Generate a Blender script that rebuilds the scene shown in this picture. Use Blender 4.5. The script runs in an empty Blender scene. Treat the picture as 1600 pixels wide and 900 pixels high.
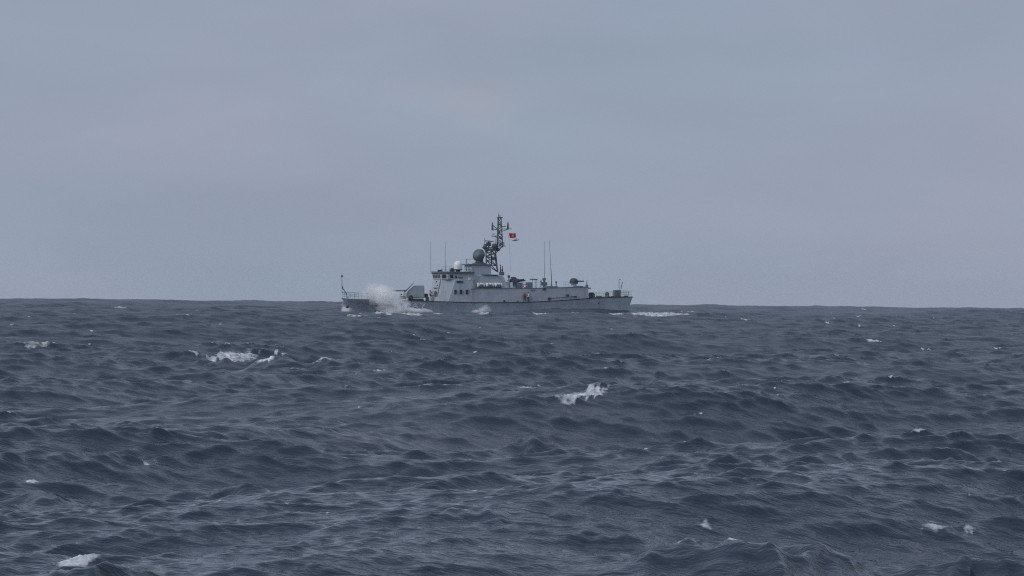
import bpy, math, random
import numpy as np
from mathutils import Vector, Matrix, noise as mnoise

random.seed(7)
rng = np.random.default_rng(11)
SC = bpy.context.scene
COL = SC.collection

# ------------------------------------------------------------------ camera
F = 5000.0                      # focal length in pixels of the 1600 px photograph
CAM_H = 4.0
PITCH = math.radians(0.047)
ROLL = 0.0100
R_EARTH = 400000.0              # curvature that gives the near, crest-lined horizon
cam_d = bpy.data.cameras.new("camera")
cam = bpy.data.objects.new("camera", cam_d)
COL.objects.link(cam)
SC.camera = cam
cam_d.sensor_width = 36.0
cam_d.lens = 36.0 * F / 1600.0
cam_d.clip_start = 0.5
cam_d.clip_end = 20000.0
FWD = Vector((0, math.cos(PITCH), math.sin(PITCH)))
UP0 = Vector((0, -math.sin(PITCH), math.cos(PITCH)))
RGT = Vector((1, 0, 0)) * math.cos(ROLL) + UP0 * math.sin(ROLL)
UPV = UP0 * math.cos(ROLL) - Vector((1, 0, 0)) * math.sin(ROLL)
CPOS = Vector((0, 0, CAM_H))
M = Matrix.Identity(4)
for i in range(3):
    M[i][0], M[i][1], M[i][2], M[i][3] = RGT[i], UPV[i], -FWD[i], CPOS[i]
cam.matrix_world = M

# ------------------------------------------------------------------ world and sun
SUN_DIR = Vector((-0.70, -0.38, 0.62)).normalized()     # towards the sun, behind thin cloud
W = bpy.data.worlds.new("World")
SC.world = W
W.use_nodes = True
nt = W.node_tree
for n in list(nt.nodes):
    nt.nodes.remove(n)


def nd(tree, t, **kw):
    n = tree.nodes.new(t)
    for k, v in kw.items():
        setattr(n, k, v)
    return n


def mth(tree, op, a, b=None, c=None, clamp=False):
    n = nd(tree, 'ShaderNodeMath', operation=op, use_clamp=clamp)
    for i, v in enumerate((a, b, c)):
        if v is None:
            continue
        if isinstance(v, (int, float)):
            n.inputs[i].default_value = v
        else:
            tree.links.new(v, n.inputs[i])
    return n.outputs[0]


def ramp(tree, fac, stops, interp='LINEAR'):
    n = nd(tree, 'ShaderNodeValToRGB')
    cr = n.color_ramp
    cr.interpolation = interp
    while len(cr.elements) < len(stops):
        cr.elements.new(0.5)
    for e, (p, c) in zip(cr.elements, stops):
        e.position = p
        e.color = (*c, 1) if len(c) == 3 else c
    tree.links.new(fac, n.inputs[0])
    return n.outputs[0]


def mix(tree, fac, a, b, mode='MIX'):
    n = nd(tree, 'ShaderNodeMix', data_type='RGBA', blend_type=mode)
    for s, v in ((n.inputs[0], fac), (n.inputs[6], a), (n.inputs[7], b)):
        if isinstance(v, (int, float)):
            s.default_value = v
        elif isinstance(v, tuple):
            s.default_value = (*v, 1)
        else:
            tree.links.new(v, s)
    return n.outputs[2]


def noise(tree, vec, scale, detail=4.0, rough=0.55, dist=0.0):
    n = nd(tree, 'ShaderNodeTexNoise')
    n.inputs['Scale'].default_value = scale
    n.inputs['Detail'].default_value = detail
    n.inputs['Roughness'].default_value = rough
    n.inputs['Distortion'].default_value = dist
    tree.links.new(vec, n.inputs['Vector'])
    return n.outputs['Fac']


def mapping(tree, vec, scale=(1, 1, 1), loc=(0, 0, 0), rot=(0, 0, 0)):
    n = nd(tree, 'ShaderNodeMapping')
    n.inputs['Location'].default_value = loc
    n.inputs['Scale'].default_value = scale
    n.inputs['Rotation'].default_value = rot
    tree.links.new(vec, n.inputs['Vector'])
    return n.outputs[0]


sky = nd(nt, 'ShaderNodeTexSky', sky_type='NISHITA', sun_disc=False)
sky.sun_elevation = math.asin(SUN_DIR.z)
sky.sun_rotation = math.atan2(SUN_DIR.x, SUN_DIR.y)
tc = nd(nt, 'ShaderNodeTexCoord')
sep = nd(nt, 'ShaderNodeSeparateXYZ')
nt.links.new(tc.outputs['Generated'], sep.inputs[0])
zpos = mth(nt, 'MAXIMUM', sep.outputs[2], 0.0)
# overcast deck: grey, a little brighter overhead (sky units before the 0.1 strength)
HOR = (2.90, 3.38, 4.32)
deck = ramp(nt, zpos, [(0.0, (2.90 / 8, 3.42 / 8, 4.45 / 8)), (0.035, (2.98 / 8, 3.46 / 8, 4.55 / 8)),
                       (0.10, (3.04 / 8, 3.52 / 8, 4.56 / 8)), (0.5, (3.85 / 8, 4.35 / 8, 5.5 / 8)),
                       (1.0, (4.4 / 8, 4.95 / 8, 6.2 / 8))])
deckm = nd(nt, 'ShaderNodeVectorMath', operation='SCALE')
nt.links.new(deck, deckm.inputs[0])
deckm.inputs[3].default_value = 8.0
cl1 = noise(nt, mapping(nt, tc.outputs['Generated'], (7, 7, 22), (0.3, 0.1, 0.7)), 1.0, 3, 0.5, 0.4)
cl2 = noise(nt, mapping(nt, tc.outputs['Generated'], (10, 10, 34), (4.3, 2.1, 1.7)), 1.0, 3, 0.5, 0.3)
tint = ramp(nt, cl1, [(0.30, (0.955, 1.0, 0.99)), (0.48, (1.0, 1.0, 1.0)), (0.66, (1.06, 1.005, 1.01))])
lum = ramp(nt, cl2, [(0.3, (0.94, 0.945, 0.95)), (0.7, (1.05, 1.05, 1.045))])
c1 = mix(nt, 1.0, deckm.outputs[0], tint, 'MULTIPLY')
c2 = mix(nt, 1.0, c1, lum, 'MULTIPLY')
# one faint warm break in the cloud
wv = nd(nt, 'ShaderNodeTexNoise')
wv.inputs['Scale'].default_value = 30.0
nt.links.new(tc.outputs['Generated'], wv.inputs['Vector'])
wd = nd(nt, 'ShaderNodeVectorMath', operation='MULTIPLY_ADD')
nt.links.new(wv.outputs['Color'], wd.inputs[0])
wd.inputs[1].default_value = (0.05, 0.0, 0.02)
nt.links.new(tc.outputs['Generated'], wd.inputs[2])
ws = nd(nt, 'ShaderNodeVectorMath', operation='SUBTRACT')
nt.links.new(wd.outputs[0], ws.inputs[0])
ws.inputs[1].default_value = (-0.013 + 0.025, 0.998, 0.0600 + 0.010)
wm = nd(nt, 'ShaderNodeVectorMath', operation='MULTIPLY')
nt.links.new(ws.outputs[0], wm.inputs[0])
wm.inputs[1].default_value = (28.0, 1.0, 95.0)
wl = nd(nt, 'ShaderNodeVectorMath', operation='LENGTH')
nt.links.new(wm.outputs[0], wl.inputs[0])
warm = ramp(nt, wl.outputs['Value'], [(0.0, (1.11, 1.01, 0.965)), (1.0, (1.0, 1.0, 1.0))], 'EASE')
c2 = mix(nt, 1.0, c2, warm, 'MULTIPLY')
c3 = mix(nt, 0.06, c2, sky.outputs[0])
bg = nd(nt, 'ShaderNodeBackground')
bg.inputs['Strength'].default_value = 0.1
nt.links.new(c3, bg.inputs[0])
wo = nd(nt, 'ShaderNodeOutputWorld')
nt.links.new(bg.outputs[0], wo.inputs[0])

sun_d = bpy.data.lights.new("sun", 'SUN')
sun_d.energy = 1.15
sun_d.angle = math.radians(25)
sun_d.color = (1.0, 0.985, 0.965)
sun = bpy.data.objects.new("sun", sun_d)
COL.objects.link(sun)
sun.rotation_euler = SUN_DIR.to_track_quat('Z', 'Y').to_euler()
sun.location = (0, 0, 80)

SC.view_settings.view_transform = 'Standard'
SC.view_settings.look = 'None'
SC.view_settings.exposure = 0.0
SC.view_settings.gamma = 1.0
SC.cycles.use_denoising = False
SC.cycles.max_bounces = 20
SC.cycles.diffuse_bounces = 3
SC.cycles.glossy_bounces = 3
SC.cycles.volume_bounces = 20
SC.cycles.filter_width = 1.15


# ------------------------------------------------------------------ pixel measurements -> places
def ray(px, py):
    return (RGT * ((px - 800) / F) + UPV * ((450 - py) / F) + FWD).normalized()


def on_sea(px, py, z=0.0):
    """The point at height z over the (curved) sea seen at that place of the photograph."""
    r = ray(px, py)
    d = 100.0
    for _ in range(60):
        zz = z - d * d / (2 * R_EARTH)
        if r.z >= -1e-5:
            d = 1800.0
            break
        t = (zz - CAM_H) / r.z
        d = 0.5 * d + 0.5 * min(2500.0, t * math.hypot(r.x, r.y))
    k = d / math.hypot(r.x, r.y)
    return r.x * k, r.y * k, d


SHIP_D = 575.0
YAW = math.radians(18)
SHIP = Vector(((760 - 800) / F * SHIP_D, SHIP_D, -SHIP_D ** 2 / (2 * R_EARTH)))
AX = Vector((math.cos(YAW), math.sin(YAW), 0))
AV = Vector((-math.sin(YAW), math.cos(YAW), 0))


def P(px, py, v):
    """Ship coordinates (along, across, up) of what shows at that pixel when it lies v metres off the centreline."""
    r = ray(px, py)
    t = ((SHIP + AV * v) - CPOS).dot(AV) / r.dot(AV)
    q = CPOS + r * t - SHIP
    return Vector((q.dot(AX), v, q.z))


def U(px, v, py=460):
    return P(px, py, v).x


def Z(py, px=760, v=-3.0):
    return P(px, py, v).z


PX = SHIP_D / F                  # metres per photograph pixel at the ship
SHIP_M = Matrix.Translation(SHIP) @ Matrix.Rotation(YAW, 4, 'Z')


# ------------------------------------------------------------------ materials
def new_mat(name):
    m = bpy.data.materials.new(name)
    m.use_nodes = True
    t = m.node_tree
    b = t.nodes['Principled BSDF']
    return m, t, b


def paint(name, col, rough=0.55, wear=0.12, scale=0.6, streak=True, spec=0.35, rust=0.0):
    m, t, b = new_mat(name)
    g = nd(t, 'ShaderNodeTexCoord')
    vec = g.outputs['Object']
    n1 = noise(t, mapping(t, vec, (scale, scale, scale)), 1.0, 5, 0.6)
    n2 = noise(t, mapping(t, vec, (3.0, 3.0, 0.25 if streak else 3.0)), 1.0, 4, 0.6)
    s = mth(t, 'ADD', mth(t, 'MULTIPLY', n1, 0.6), mth(t, 'MULTIPLY', n2, 0.4))
    lo = tuple(c * (1 - wear) for c in col)
    hi = tuple(min(1, c * (1 + wear)) for c in col)
    base = ramp(t, s, [(0.35, lo), (0.65, hi)])
    if rust:        # runs of rust and salt down the plating
        r1 = noise(t, mapping(t, vec, (1.6, 1.6, 0.16), (3, 1, 2)), 1.0, 4, 0.6)
        r2 = noise(t, mapping(t, vec, (0.35, 0.35, 0.5), (7, 2, 5)), 1.0, 3, 0.6)
        rf = mth(t, 'MULTIPLY', mth(t, 'SUBTRACT', mth(t, 'ADD', mth(t, 'MULTIPLY', r1, .6), mth(t, 'MULTIPLY', r2, .4)), .53), 7.0, clamp=True)
        base = mix(t, mth(t, 'MULTIPLY', rf, rust), base, (0.23, 0.17, 0.15))
        sf = mth(t, 'MULTIPLY', mth(t, 'SUBTRACT', .44, mth(t, 'ADD', mth(t, 'MULTIPLY', r1, .6), mth(t, 'MULTIPLY', r2, .4))), 7.0, clamp=True)
        base = mix(t, mth(t, 'MULTIPLY', sf, rust * .6), base, (0.58, 0.60, 0.62))
    t.links.new(base, b.inputs['Base Color'])
    b.inputs['Roughness'].default_value = rough
    b.inputs['Specular IOR Level'].default_value = spec
    return m


MAT = {
    'hull': paint('hull_grey_paint', (0.355, 0.41, 0.465), 0.45, 0.17, rust=0.45),
    'house': paint('house_grey_paint', (0.42, 0.47, 0.52), 0.5, 0.14, rust=0.40),
    'dark': paint('dark_grey_paint', (0.055, 0.065, 0.085), 0.5, 0.15),
    'mast': paint('mast_grey_paint', (0.095, 0.11, 0.135), 0.5, 0.15),
    'mid': paint('mid_grey_paint', (0.14, 0.16, 0.195), 0.5, 0.15),
    'deck': paint('deck_paint', (0.10, 0.085, 0.085), 0.8, 0.2, streak=False),
    'white': paint('white_paint', (0.80, 0.80, 0.80), 0.4, 0.05),
    'radome': paint('radome_plastic', (0.88, 0.88, 0.88), 0.35, 0.03),
    'dome': paint('radar_dome_grey', (0.115, 0.135, 0.17), 0.5, 0.12, streak=False),
    'strake': paint('strake_dark_red', (0.055, 0.040, 0.050), 0.6, 0.15),
    'glass': paint('dark_glass', (0.02, 0.025, 0.035), 0.12, 0.1, spec=0.5),
    'red': paint('red_cloth', (0.42, 0.07, 0.06), 0.8, 0.15),
    'ring': paint('life_ring_red', (0.40, 0.06, 0.07), 0.5, 0.1),
    'jacket': paint('life_jacket_red', (0.36, 0.06, 0.09), 0.8, 0.15),
    'navy': paint('navy_cloth', (0.03, 0.035, 0.055), 0.85, 0.15),
    'skin': paint('skin', (0.40, 0.26, 0.20), 0.6, 0.05),
    'hair': paint('hair_black', (0.02, 0.018, 0.018), 0.6, 0.1),
    'shirt': paint('white_shirt', (0.72, 0.72, 0.74), 0.85, 0.06),
    'number': paint('number_white', (0.70, 0.72, 0.75), 0.6, 0.12),
    'yellow': paint('yellow_cloth', (0.85, 0.50, 0.05), 0.8, 0.05),
    'flagred': paint('flag_red', (0.62, 0.045, 0.025), 0.85, 0.08),
    'blue': paint('blue_cloth', (0.03, 0.06, 0.17), 0.85, 0.1),
}


# ------------------------------------------------------------------ mesh building
class MB:
    def __init__(self):
        self.v, self.f = [], []

    def add(self, vs, fs):
        o = len(self.v)
        self.v += [tuple(p) for p in vs]
        self.f += [tuple(o + i for i in q) for q in fs]

    def loft(self, bottom, top):
        """Closed prism between two polygons of equal length."""
        n = len(bottom)
        fs = [tuple(range(n))[::-1], tuple(range(n, 2 * n))]
        fs += [(i, (i + 1) % n, n + (i + 1) % n, n + i) for i in range(n)]
        self.add(list(bottom) + list(top), fs)
        return self

    def box(self, c, s, rot=None):
        x, y, z = (k / 2 for k in s)
        pts = [Vector(p) for p in ((-x, -y, -z), (x, -y, -z), (x, y, -z), (-x, y, -z),
                                   (-x, -y, z), (x, -y, z), (x, y, z), (-x, y, z))]
        if rot is not None:
            pts = [rot @ p for p in pts]
        pts = [p + Vector(c) for p in pts]
        self.loft(pts[:4], pts[4:])
        return self

    def tube(self, path, r, sides=6, r1=None):
        path = [Vector(p) for p in path]
        rings = []
        n = len(path)
        for i, p in enumerate(path):
            d = (path[min(i + 1, n - 1)] - path[max(i - 1, 0)]).normalized()
            ref = Vector((0, 0, 1)) if abs(d.z) < 0.9 else Vector((1, 0, 0))
            a = d.cross(ref).normalized()
            b = d.cross(a).normalized()
            rr = r if r1 is None else r + (r1 - r) * i / max(1, n - 1)
            rings.append([p + (a * math.cos(2 * math.pi * k / sides) + b * math.sin(2 * math.pi * k / sides)) * rr
                          for k in range(sides)])
        vs = [q for g in rings for q in g]
        fs = [(i * sides + k, i * sides + (k + 1) % sides, (i + 1) * sides + (k + 1) % sides, (i + 1) * sides + k)
              for i in range(n - 1) for k in range(sides)]
        fs += [tuple(range(sides))[::-1], tuple((n - 1) * sides + k for k in range(sides))]
        self.add(vs, fs)
        return self

    def lathe(self, base, axis, prof, sides=20):
        """prof: (distance along the axis, radius) pairs."""
        d = Vector(axis).normalized()
        ref = Vector((0, 0, 1)) if abs(d.z) < 0.9 else Vector((1, 0, 0))
        a = d.cross(ref).normalized()
        b = d.cross(a).normalized()
        base = Vector(base)
        vs, fs = [], []
        for h, r in prof:
            vs += [base + d * h + (a * math.cos(2 * math.pi * k / sides) + b * math.sin(2 * math.pi * k / sides)) * max(r, 1e-3)
                   for k in range(sides)]
        n = len(prof)
        fs = [(i * sides + k, i * sides + (k + 1) % sides, (i + 1) * sides + (k + 1) % sides, (i + 1) * sides + k)
              for i in range(n - 1) for k in range(sides)]
        fs += [tuple(range(sides))[::-1], tuple((n - 1) * sides + k for k in range(sides))]
        self.add(vs, fs)
        return self

    def ball(self, c, r, sides=16, rings=9):
        rx, ry, rz = (r, r, r) if isinstance(r, (int, float)) else r
        vs, fs = [], []
        for i in range(1, rings):
            th = math.pi * i / rings
            vs += [(c[0] + rx * math.sin(th) * math.cos(2 * math.pi * k / sides),
                    c[1] + ry * math.sin(th) * math.sin(2 * math.pi * k / sides),
                    c[2] + rz * math.cos(th)) for k in range(sides)]
        vs += [(c[0], c[1], c[2] + rz), (c[0], c[1], c[2] - rz)]
        t, b = len(vs) - 2, len(vs) - 1
        for i in range(rings - 2):
            fs += [(i * sides + k, (i + 1) * sides + k, (i + 1) * sides + (k + 1) % sides, i * sides + (k + 1) % sides)
                   for k in range(sides)]
        fs += [(t, k, (k + 1) % sides) for k in range(sides)]
        o = (rings - 2) * sides
        fs += [(b, o + (k + 1) % sides, o + k) for k in range(sides)]
        self.add(vs, fs)
        return self

    def torus(self, c, R, r, normal, seg=24, sides=8, a0=0.0, a1=2 * math.pi):
        d = Vector(normal).normalized()
        ref = Vector((0, 0, 1)) if abs(d.z) < 0.9 else Vector((1, 0, 0))
        a = d.cross(ref).normalized()
        b = d.cross(a).normalized()
        n = seg + 1
        vs = []
        for i in range(n):
            t = a0 + (a1 - a0) * i / seg
            e = a * math.cos(t) + b * math.sin(t)
            vs += [Vector(c) + e * (R + r * math.cos(2 * math.pi * k / sides)) + d * (r * math.sin(2 * math.pi * k / sides))
                   for k in range(sides)]
        fs = [(i * sides + k, i * sides + (k + 1) % sides, (i + 1) * sides + (k + 1) % sides, (i + 1) * sides + k)
              for i in range(seg) for k in range(sides)]
        fs += [tuple(range(sides))[::-1], tuple(seg * sides + k for k in range(sides))]
        self.add(vs, fs)
        return self

    def build(self, name, mat, parent=None, smooth=False, bevel=0.0):
        me = bpy.data.meshes.new(name)
        me.from_pydata([tuple(p) for p in self.v], [], self.f)
        me.validate()
        import bmesh
        bm = bmesh.new()
        bm.from_mesh(me)
        bmesh.ops.recalc_face_normals(bm, faces=bm.faces)
        bm.to_mesh(me)
        bm.free()
        if smooth:
            me.polygons.foreach_set('use_smooth', [True] * len(me.polygons))
        me.materials.append(MAT[mat] if isinstance(mat, str) else mat)
        o = bpy.data.objects.new(name, me)
        COL.objects.link(o)
        if parent is not None:
            o.parent = parent
        if bevel:
            b = o.modifiers.new('edge', 'BEVEL')
            b.width = bevel
            b.segments = 2
            b.limit_method = 'ANGLE'
        if smooth and not bevel:
            b = o.modifiers.new('split', 'EDGE_SPLIT')
            b.split_angle = math.radians(40)
        return o


def tag(o, label=None, cat=None, group=None, kind=None):
    if label:
        o['label'] = label
    if cat:
        o['category'] = cat
    if group:
        o['group'] = group
    if kind:
        o['kind'] = kind
    return o


def empty(name, mat):
    o = bpy.data.objects.new(name, None)
    o.empty_display_size = 0.3
    COL.objects.link(o)
    o.matrix_world = mat
    return o


def at_ship(p):
    return SHIP_M @ Matrix.Translation(Vector(p))


# ------------------------------------------------------------------ the sea
# wave packets seen in the photograph: crest place, width, height (pixels), bend of the crest line
RIDGES = [
    (462, 553, 190, 30, 0.3), (370, 560, 110, 15, -0.3), (330, 588, 190, 24, 0.5), (735, 606, 190, 24, 0.4), (855, 604, 110, 14, -0.2),
    (595, 644, 85, 18, 0.0), (948, 622, 120, 24, 0.4), (838, 681, 125, 24, 0.2), (1455, 717, 150, 20, -0.4),
    (393, 739, 90, 22, -0.2), (738, 819, 120, 20, 0.0), (1185, 826, 240, 44, 0.5), (1050, 868, 130, 26, 0.4),
    (1245, 868, 130, 30, -0.3), (150, 872, 110, 24, 0.2), (1413, 598, 85, 14, 0.0), (238, 810, 80, 13, 0.1),
    (60, 536, 60, 8, 0.0), (1300, 840, 110, 18, -0.5), (1560, 832, 160, 18, 0.1), (1375, 858, 90, 18, 0.0),
    (122, 562, 110, 12, -0.2), (592, 580, 50, 10, 0.2), (1372, 537, 50, 7, 0.0), (1442, 545, 36, 8, 0.0),
    (85, 750, 60, 14, 0.4), (880, 826, 70, 9, 0.0), (1130, 722, 90, 12, 0.2), (15, 690, 40, 10, -0.8),
    (150, 690, 70, 12, 0.1), (1080, 536, 60, 7, 0.2), (1385, 513, 60, 6, 0.2), (206, 516, 26, 7, 0.0),
    (1445, 778, 80, 10, 0.2), (560, 706, 90, 10, 0.2), (1010, 552, 60, 9, 0.0), (970, 835, 90, 12, 0.3),
]
# breaking crests: place, width, strength
FOAM = [
    (189, 478, 26, 1.0), (310, 484, 9, .7), (296, 493, 10, .9), (275, 492, 8, .7), (206, 515, 9, .7), (55, 536, 46, 1.0),
    (160, 579, 20, .45), (312, 554, 22, .7), (375, 558, 75, 1.0), (100, 562, 22, .5), (180, 642, 40, .35),
    (415, 563, 32, .8), (448, 553, 34, .6), (503, 561, 42, .6), (592, 578, 18, 1.0), (555, 581, 9, .6), (532, 598, 22, .45),
    (655, 604, 36, .6), (692, 601, 16, .5), (657, 520, 9, .7), (925, 620, 66, 1.2), (818, 601, 40, .7), (860, 602, 14, .5),
    (945, 534, 14, .4), (1169, 497, 20, .9), (1026, 517, 5, .7), (1139, 552, 8, .6), (1147, 582, 8, .6), (1175, 602, 22, .4),
    (920, 674, 9, .5), (848, 674, 22, .35), (1300, 504, 17, .9), (1395, 508, 26, .7), (1372, 535, 24, 1.0), (1442, 544, 17, 1.0),
    (1241, 602, 13, .9), (1500, 540, 22, .4), (1350, 484, 16, .7), (1360, 570, 13, .5), (10, 690, 22, .6), (83, 747, 24, .9),
    (125, 870, 62, 1.2), (155, 694, 13, .5), (5, 804, 7, .6), (441, 785, 13, .7), (503, 802, 26, .4), (1175, 850, 24, 1.0),
    (1147, 822, 28, .6), (1087, 843, 32, .35), (817, 690, 14, .35), (1517, 832, 44, .7), (1572, 829, 24, .8), (1437, 676, 6, .6),
    (570, 492, 24, .6), (612, 490, 14, .5), (1030, 489, 110, 1.4), (1082, 490, 50, .9), (1004, 488, 40, 1.3), (1046, 488, 40, 1.3), (1078, 488, 34, 1.1), (850, 490, 38, 1.3), (556, 490, 34, .8), (600, 489, 44, .9), (640, 489, 54, 1.0), (684, 490, 30, .8), (722, 491, 20, .5), (756, 490, 30, .8), (900, 491, 40, .5), (962, 491, 44, .7), (1250, 486, 20, .5), (1110, 490, 14, .5),
]


def build_sea():
    # rows by distance, columns by azimuth (fine where the camera looks, coarse round the rest of the horizon)
    ds = [0.4]
    while ds[-1] < 28:
        ds.append(ds[-1] * 1.09)
    while ds[-1] < 38:
        ds.append(ds[-1] * 1.006)
    while ds[-1] < 100:
        ds.append(ds[-1] * 1.0014)
    while ds[-1] < 700:
        ds.append(ds[-1] * 1.00115)
    while ds[-1] < 2000:
        ds.append(ds[-1] * 1.0028)
    while ds[-1] < 3000:
        ds.append(ds[-1] * 1.02)
    d = np.array(ds)
    half = math.radians(9.4)
    fine = np.linspace(-half, half, 456)
    step = fine[1] - fine[0]
    outer, a, s = [], half, step
    while a < math.pi - 0.12:
        s = min(s * (1.075 if a < 0.5 else 1.35), 0.12)
        a += s
        if a < math.pi - 0.02:
            outer.append(a)
    th = np.array([-x for x in outer[::-1]] + list(fine) + outer)
    nr, nc = len(d), len(th)
    D = d[:, None].astype(np.float32)
    X = (D * np.sin(th)[None, :]).astype(np.float32)
    Y = (D * np.cos(th)[None, :]).astype(np.float32)
    dth = np.gradient(th)
    rowsp = np.gradient(d)
    # sampling length of every vertex: small waves are left out where the mesh cannot carry them
    samp_row = rowsp.astype(np.float32)
    coarse_col = np.where(np.abs(th) > half * 1.001)[0]
    # --- placed packets
    zr = np.zeros_like(X)
    calm = np.zeros_like(X)
    for (px, py, w, hgt, bend) in RIDGES:
        x0, y0, dist = on_sea(px, py, 0.0)
        A = hgt * dist / F * 0.80
        x0, y0, dist = on_sea(px, py, A * 0.95)
        A = min(A, 1.3)
        sw = w * dist / F * 0.72
        ri = np.where(np.abs(d - dist) < max(16 * A, 4.0) + 3 * abs(bend) * sw)[0]
        if len(ri) == 0:
            continue
        i0, i1 = ri[0], ri[-1] + 1
        dx = X[i0:i1] - x0
        dy = Y[i0:i1] - y0
        ln = dx / sw
        q = dx / max(A, .2)
        wob = 0.9 * A * np.sin(0.9 * q + px) + 0.45 * A * np.sin(2.1 * q + 2 * px) + 0.2 * A * np.sin(4.7 * q + 3 * px)
        sdist = -(dy - 0.4 * bend * dx - wob)                       # positive towards the camera
        prof = np.where(sdist > 0, np.exp(-(np.abs(sdist) / (2.3 * A)) ** 1.5), np.exp(-(np.abs(sdist) / (4.2 * A)) ** 1.5))
        lat = np.exp(-np.abs(ln) ** 2.8) * (1 + 0.18 * np.sin(1.7 * q + 1.3 * px) + 0.10 * np.sin(3.9 * q + px))
        zr[i0:i1] += A * prof * lat
        env = np.exp(-(np.abs(sdist) / (5 * A)) ** 2) * np.exp(-(ln * 0.8) ** 2)
        calm[i0:i1] = np.maximum(calm[i0:i1], env)
    # --- spectrum
    mean_dir = math.radians(-52)
    comps = []
    lam = 44.0
    while lam > 0.17:
        for _ in range(3):
            l = lam * rng.uniform(0.94, 1.06)
            k = 2 * math.pi / l
            spread = 0.38 if l > 6 else (0.40 if l > 1.5 else 0.44)
            an = mean_dir - (0.0 if l > 6 else 0.30) + rng.normal(0, spread)
            # slope per component: equal in every octave, tapering beyond the peak
            sl = float(np.interp(math.log(l), [math.log(v) for v in (0.17, 0.35, 0.9, 2.2, 4.0, 9.0, 16.0, 27.0, 46.0)],
                                 [0.050, 0.057, 0.057, 0.041, 0.027, 0.022, 0.023, 0.025, 0.017]))
            comps.append((k, an, sl / k * math.sqrt(rng.exponential(1.0) * 0.5 + 0.5), rng.uniform(0, 2 * math.pi), l))
        lam /= 1.105
    Zs = np.zeros_like(X)
    Zc = np.zeros_like(X)
    DX = np.zeros_like(X)
    DY = np.zeros_like(X)
    J = np.zeros_like(X)
    unres = np.zeros(nr, np.float32)
    big_cut = (1.0 - 0.45 * calm)
    lat_samp = (D * dth[None, coarse_col]).astype(np.float32)
    # gusts: patches of choppier and smoother water
    gust = 0.5 + 0.5 * np.sin(X * 0.11 + 1.3 * np.sin(Y * 0.037)) * np.sin(Y * 0.06 + 1.1 * np.sin(X * 0.05) + 2)
    gust = (0.62 + 0.65 * gust).astype(np.float32)
    for (k, an, A, ph, l) in comps:
        wrow = np.clip((l / np.maximum(samp_row, 1e-4) - 2.0) / 1.4, 0, 1)
        unres += (1 - wrow ** 2) * (A * k) ** 2 * 0.5
        idx = np.where(wrow > 0)[0]
        if len(idx) == 0:
            continue
        i0, i1 = idx[0], idx[-1] + 1
        ca, sa = math.cos(an), math.sin(an)
        phs = (X[i0:i1] * np.float32(k * ca) + Y[i0:i1] * np.float32(k * sa)) + np.float32(ph)
        amp = (A * wrow[i0:i1]).astype(np.float32)[:, None] * np.ones((1, nc), np.float32)
        if len(coarse_col):
            amp[:, coarse_col] *= np.clip((l / lat_samp[i0:i1] - 2.2) / 2.0, 0, 1)
        if l > 1.2:
            amp *= big_cut[i0:i1]
        if l < 3:
            amp *= gust[i0:i1]
        c = np.cos(phs)
        s_ = np.sin(phs)
        Zs[i0:i1] += amp * c
        if l < 3:
            Zc[i0:i1] += amp * c
        q = (0.86 if l > 3 else 0.70) * amp
        DX[i0:i1] -= q * np.float32(ca) * s_
        DY[i0:i1] -= q * np.float32(sa) * s_
        if l > 0.5:
            J[i0:i1] += amp * np.float32(k) * c
    # --- foam
    sg = np.maximum(np.sqrt((Zc ** 2).mean(1, keepdims=True)), 1e-3)
    Zs += np.clip(0.10 * (Zc ** 2 / sg - sg), -0.1 * sg, 0.5 * sg)       # peaked crests, flat troughs
    foam = np.zeros_like(X)
    Zt = Zs + zr - (D * D) / (2 * R_EARTH)
    # where the crests stand as one looks from the shore of the photograph: breaking water sits on those crests
    fc = np.where(np.abs(th) <= half * 1.001)[0]
    f0, f1 = fc[0], fc[-1] + 1
    gx, gy, gz = (X + DX)[:, f0:f1], (Y + DY)[:, f0:f1], Zt[:, f0:f1] - CAM_H
    ww = gx * FWD.x + gy * FWD.y + gz * FWD.z
    ww = np.maximum(ww, 0.2)
    ppx = 800 + F * (gx * RGT.x + gy * RGT.y + gz * RGT.z) / ww
    ppy = 450 - F * (gx * UPV.x + gy * UPV.y + gz * UPV.z) / ww
    near_max = np.minimum.accumulate(np.where(d[:, None] > 30, ppy, 1e6), 0)
    vis = ppy <= near_max + 0.05
    crest = vis.copy()
    crest[:-1] &= ~vis[1:]
    colpx = np.median(ppx[(d > 60) & (d < 600)], 0)
    frng = random.Random(5)
    more = [(frng.uniform(0, 1600), 486 + 330 * frng.random() ** 1.8, frng.uniform(5, 16), frng.uniform(.4, .85)) for _ in range(95)]
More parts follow.
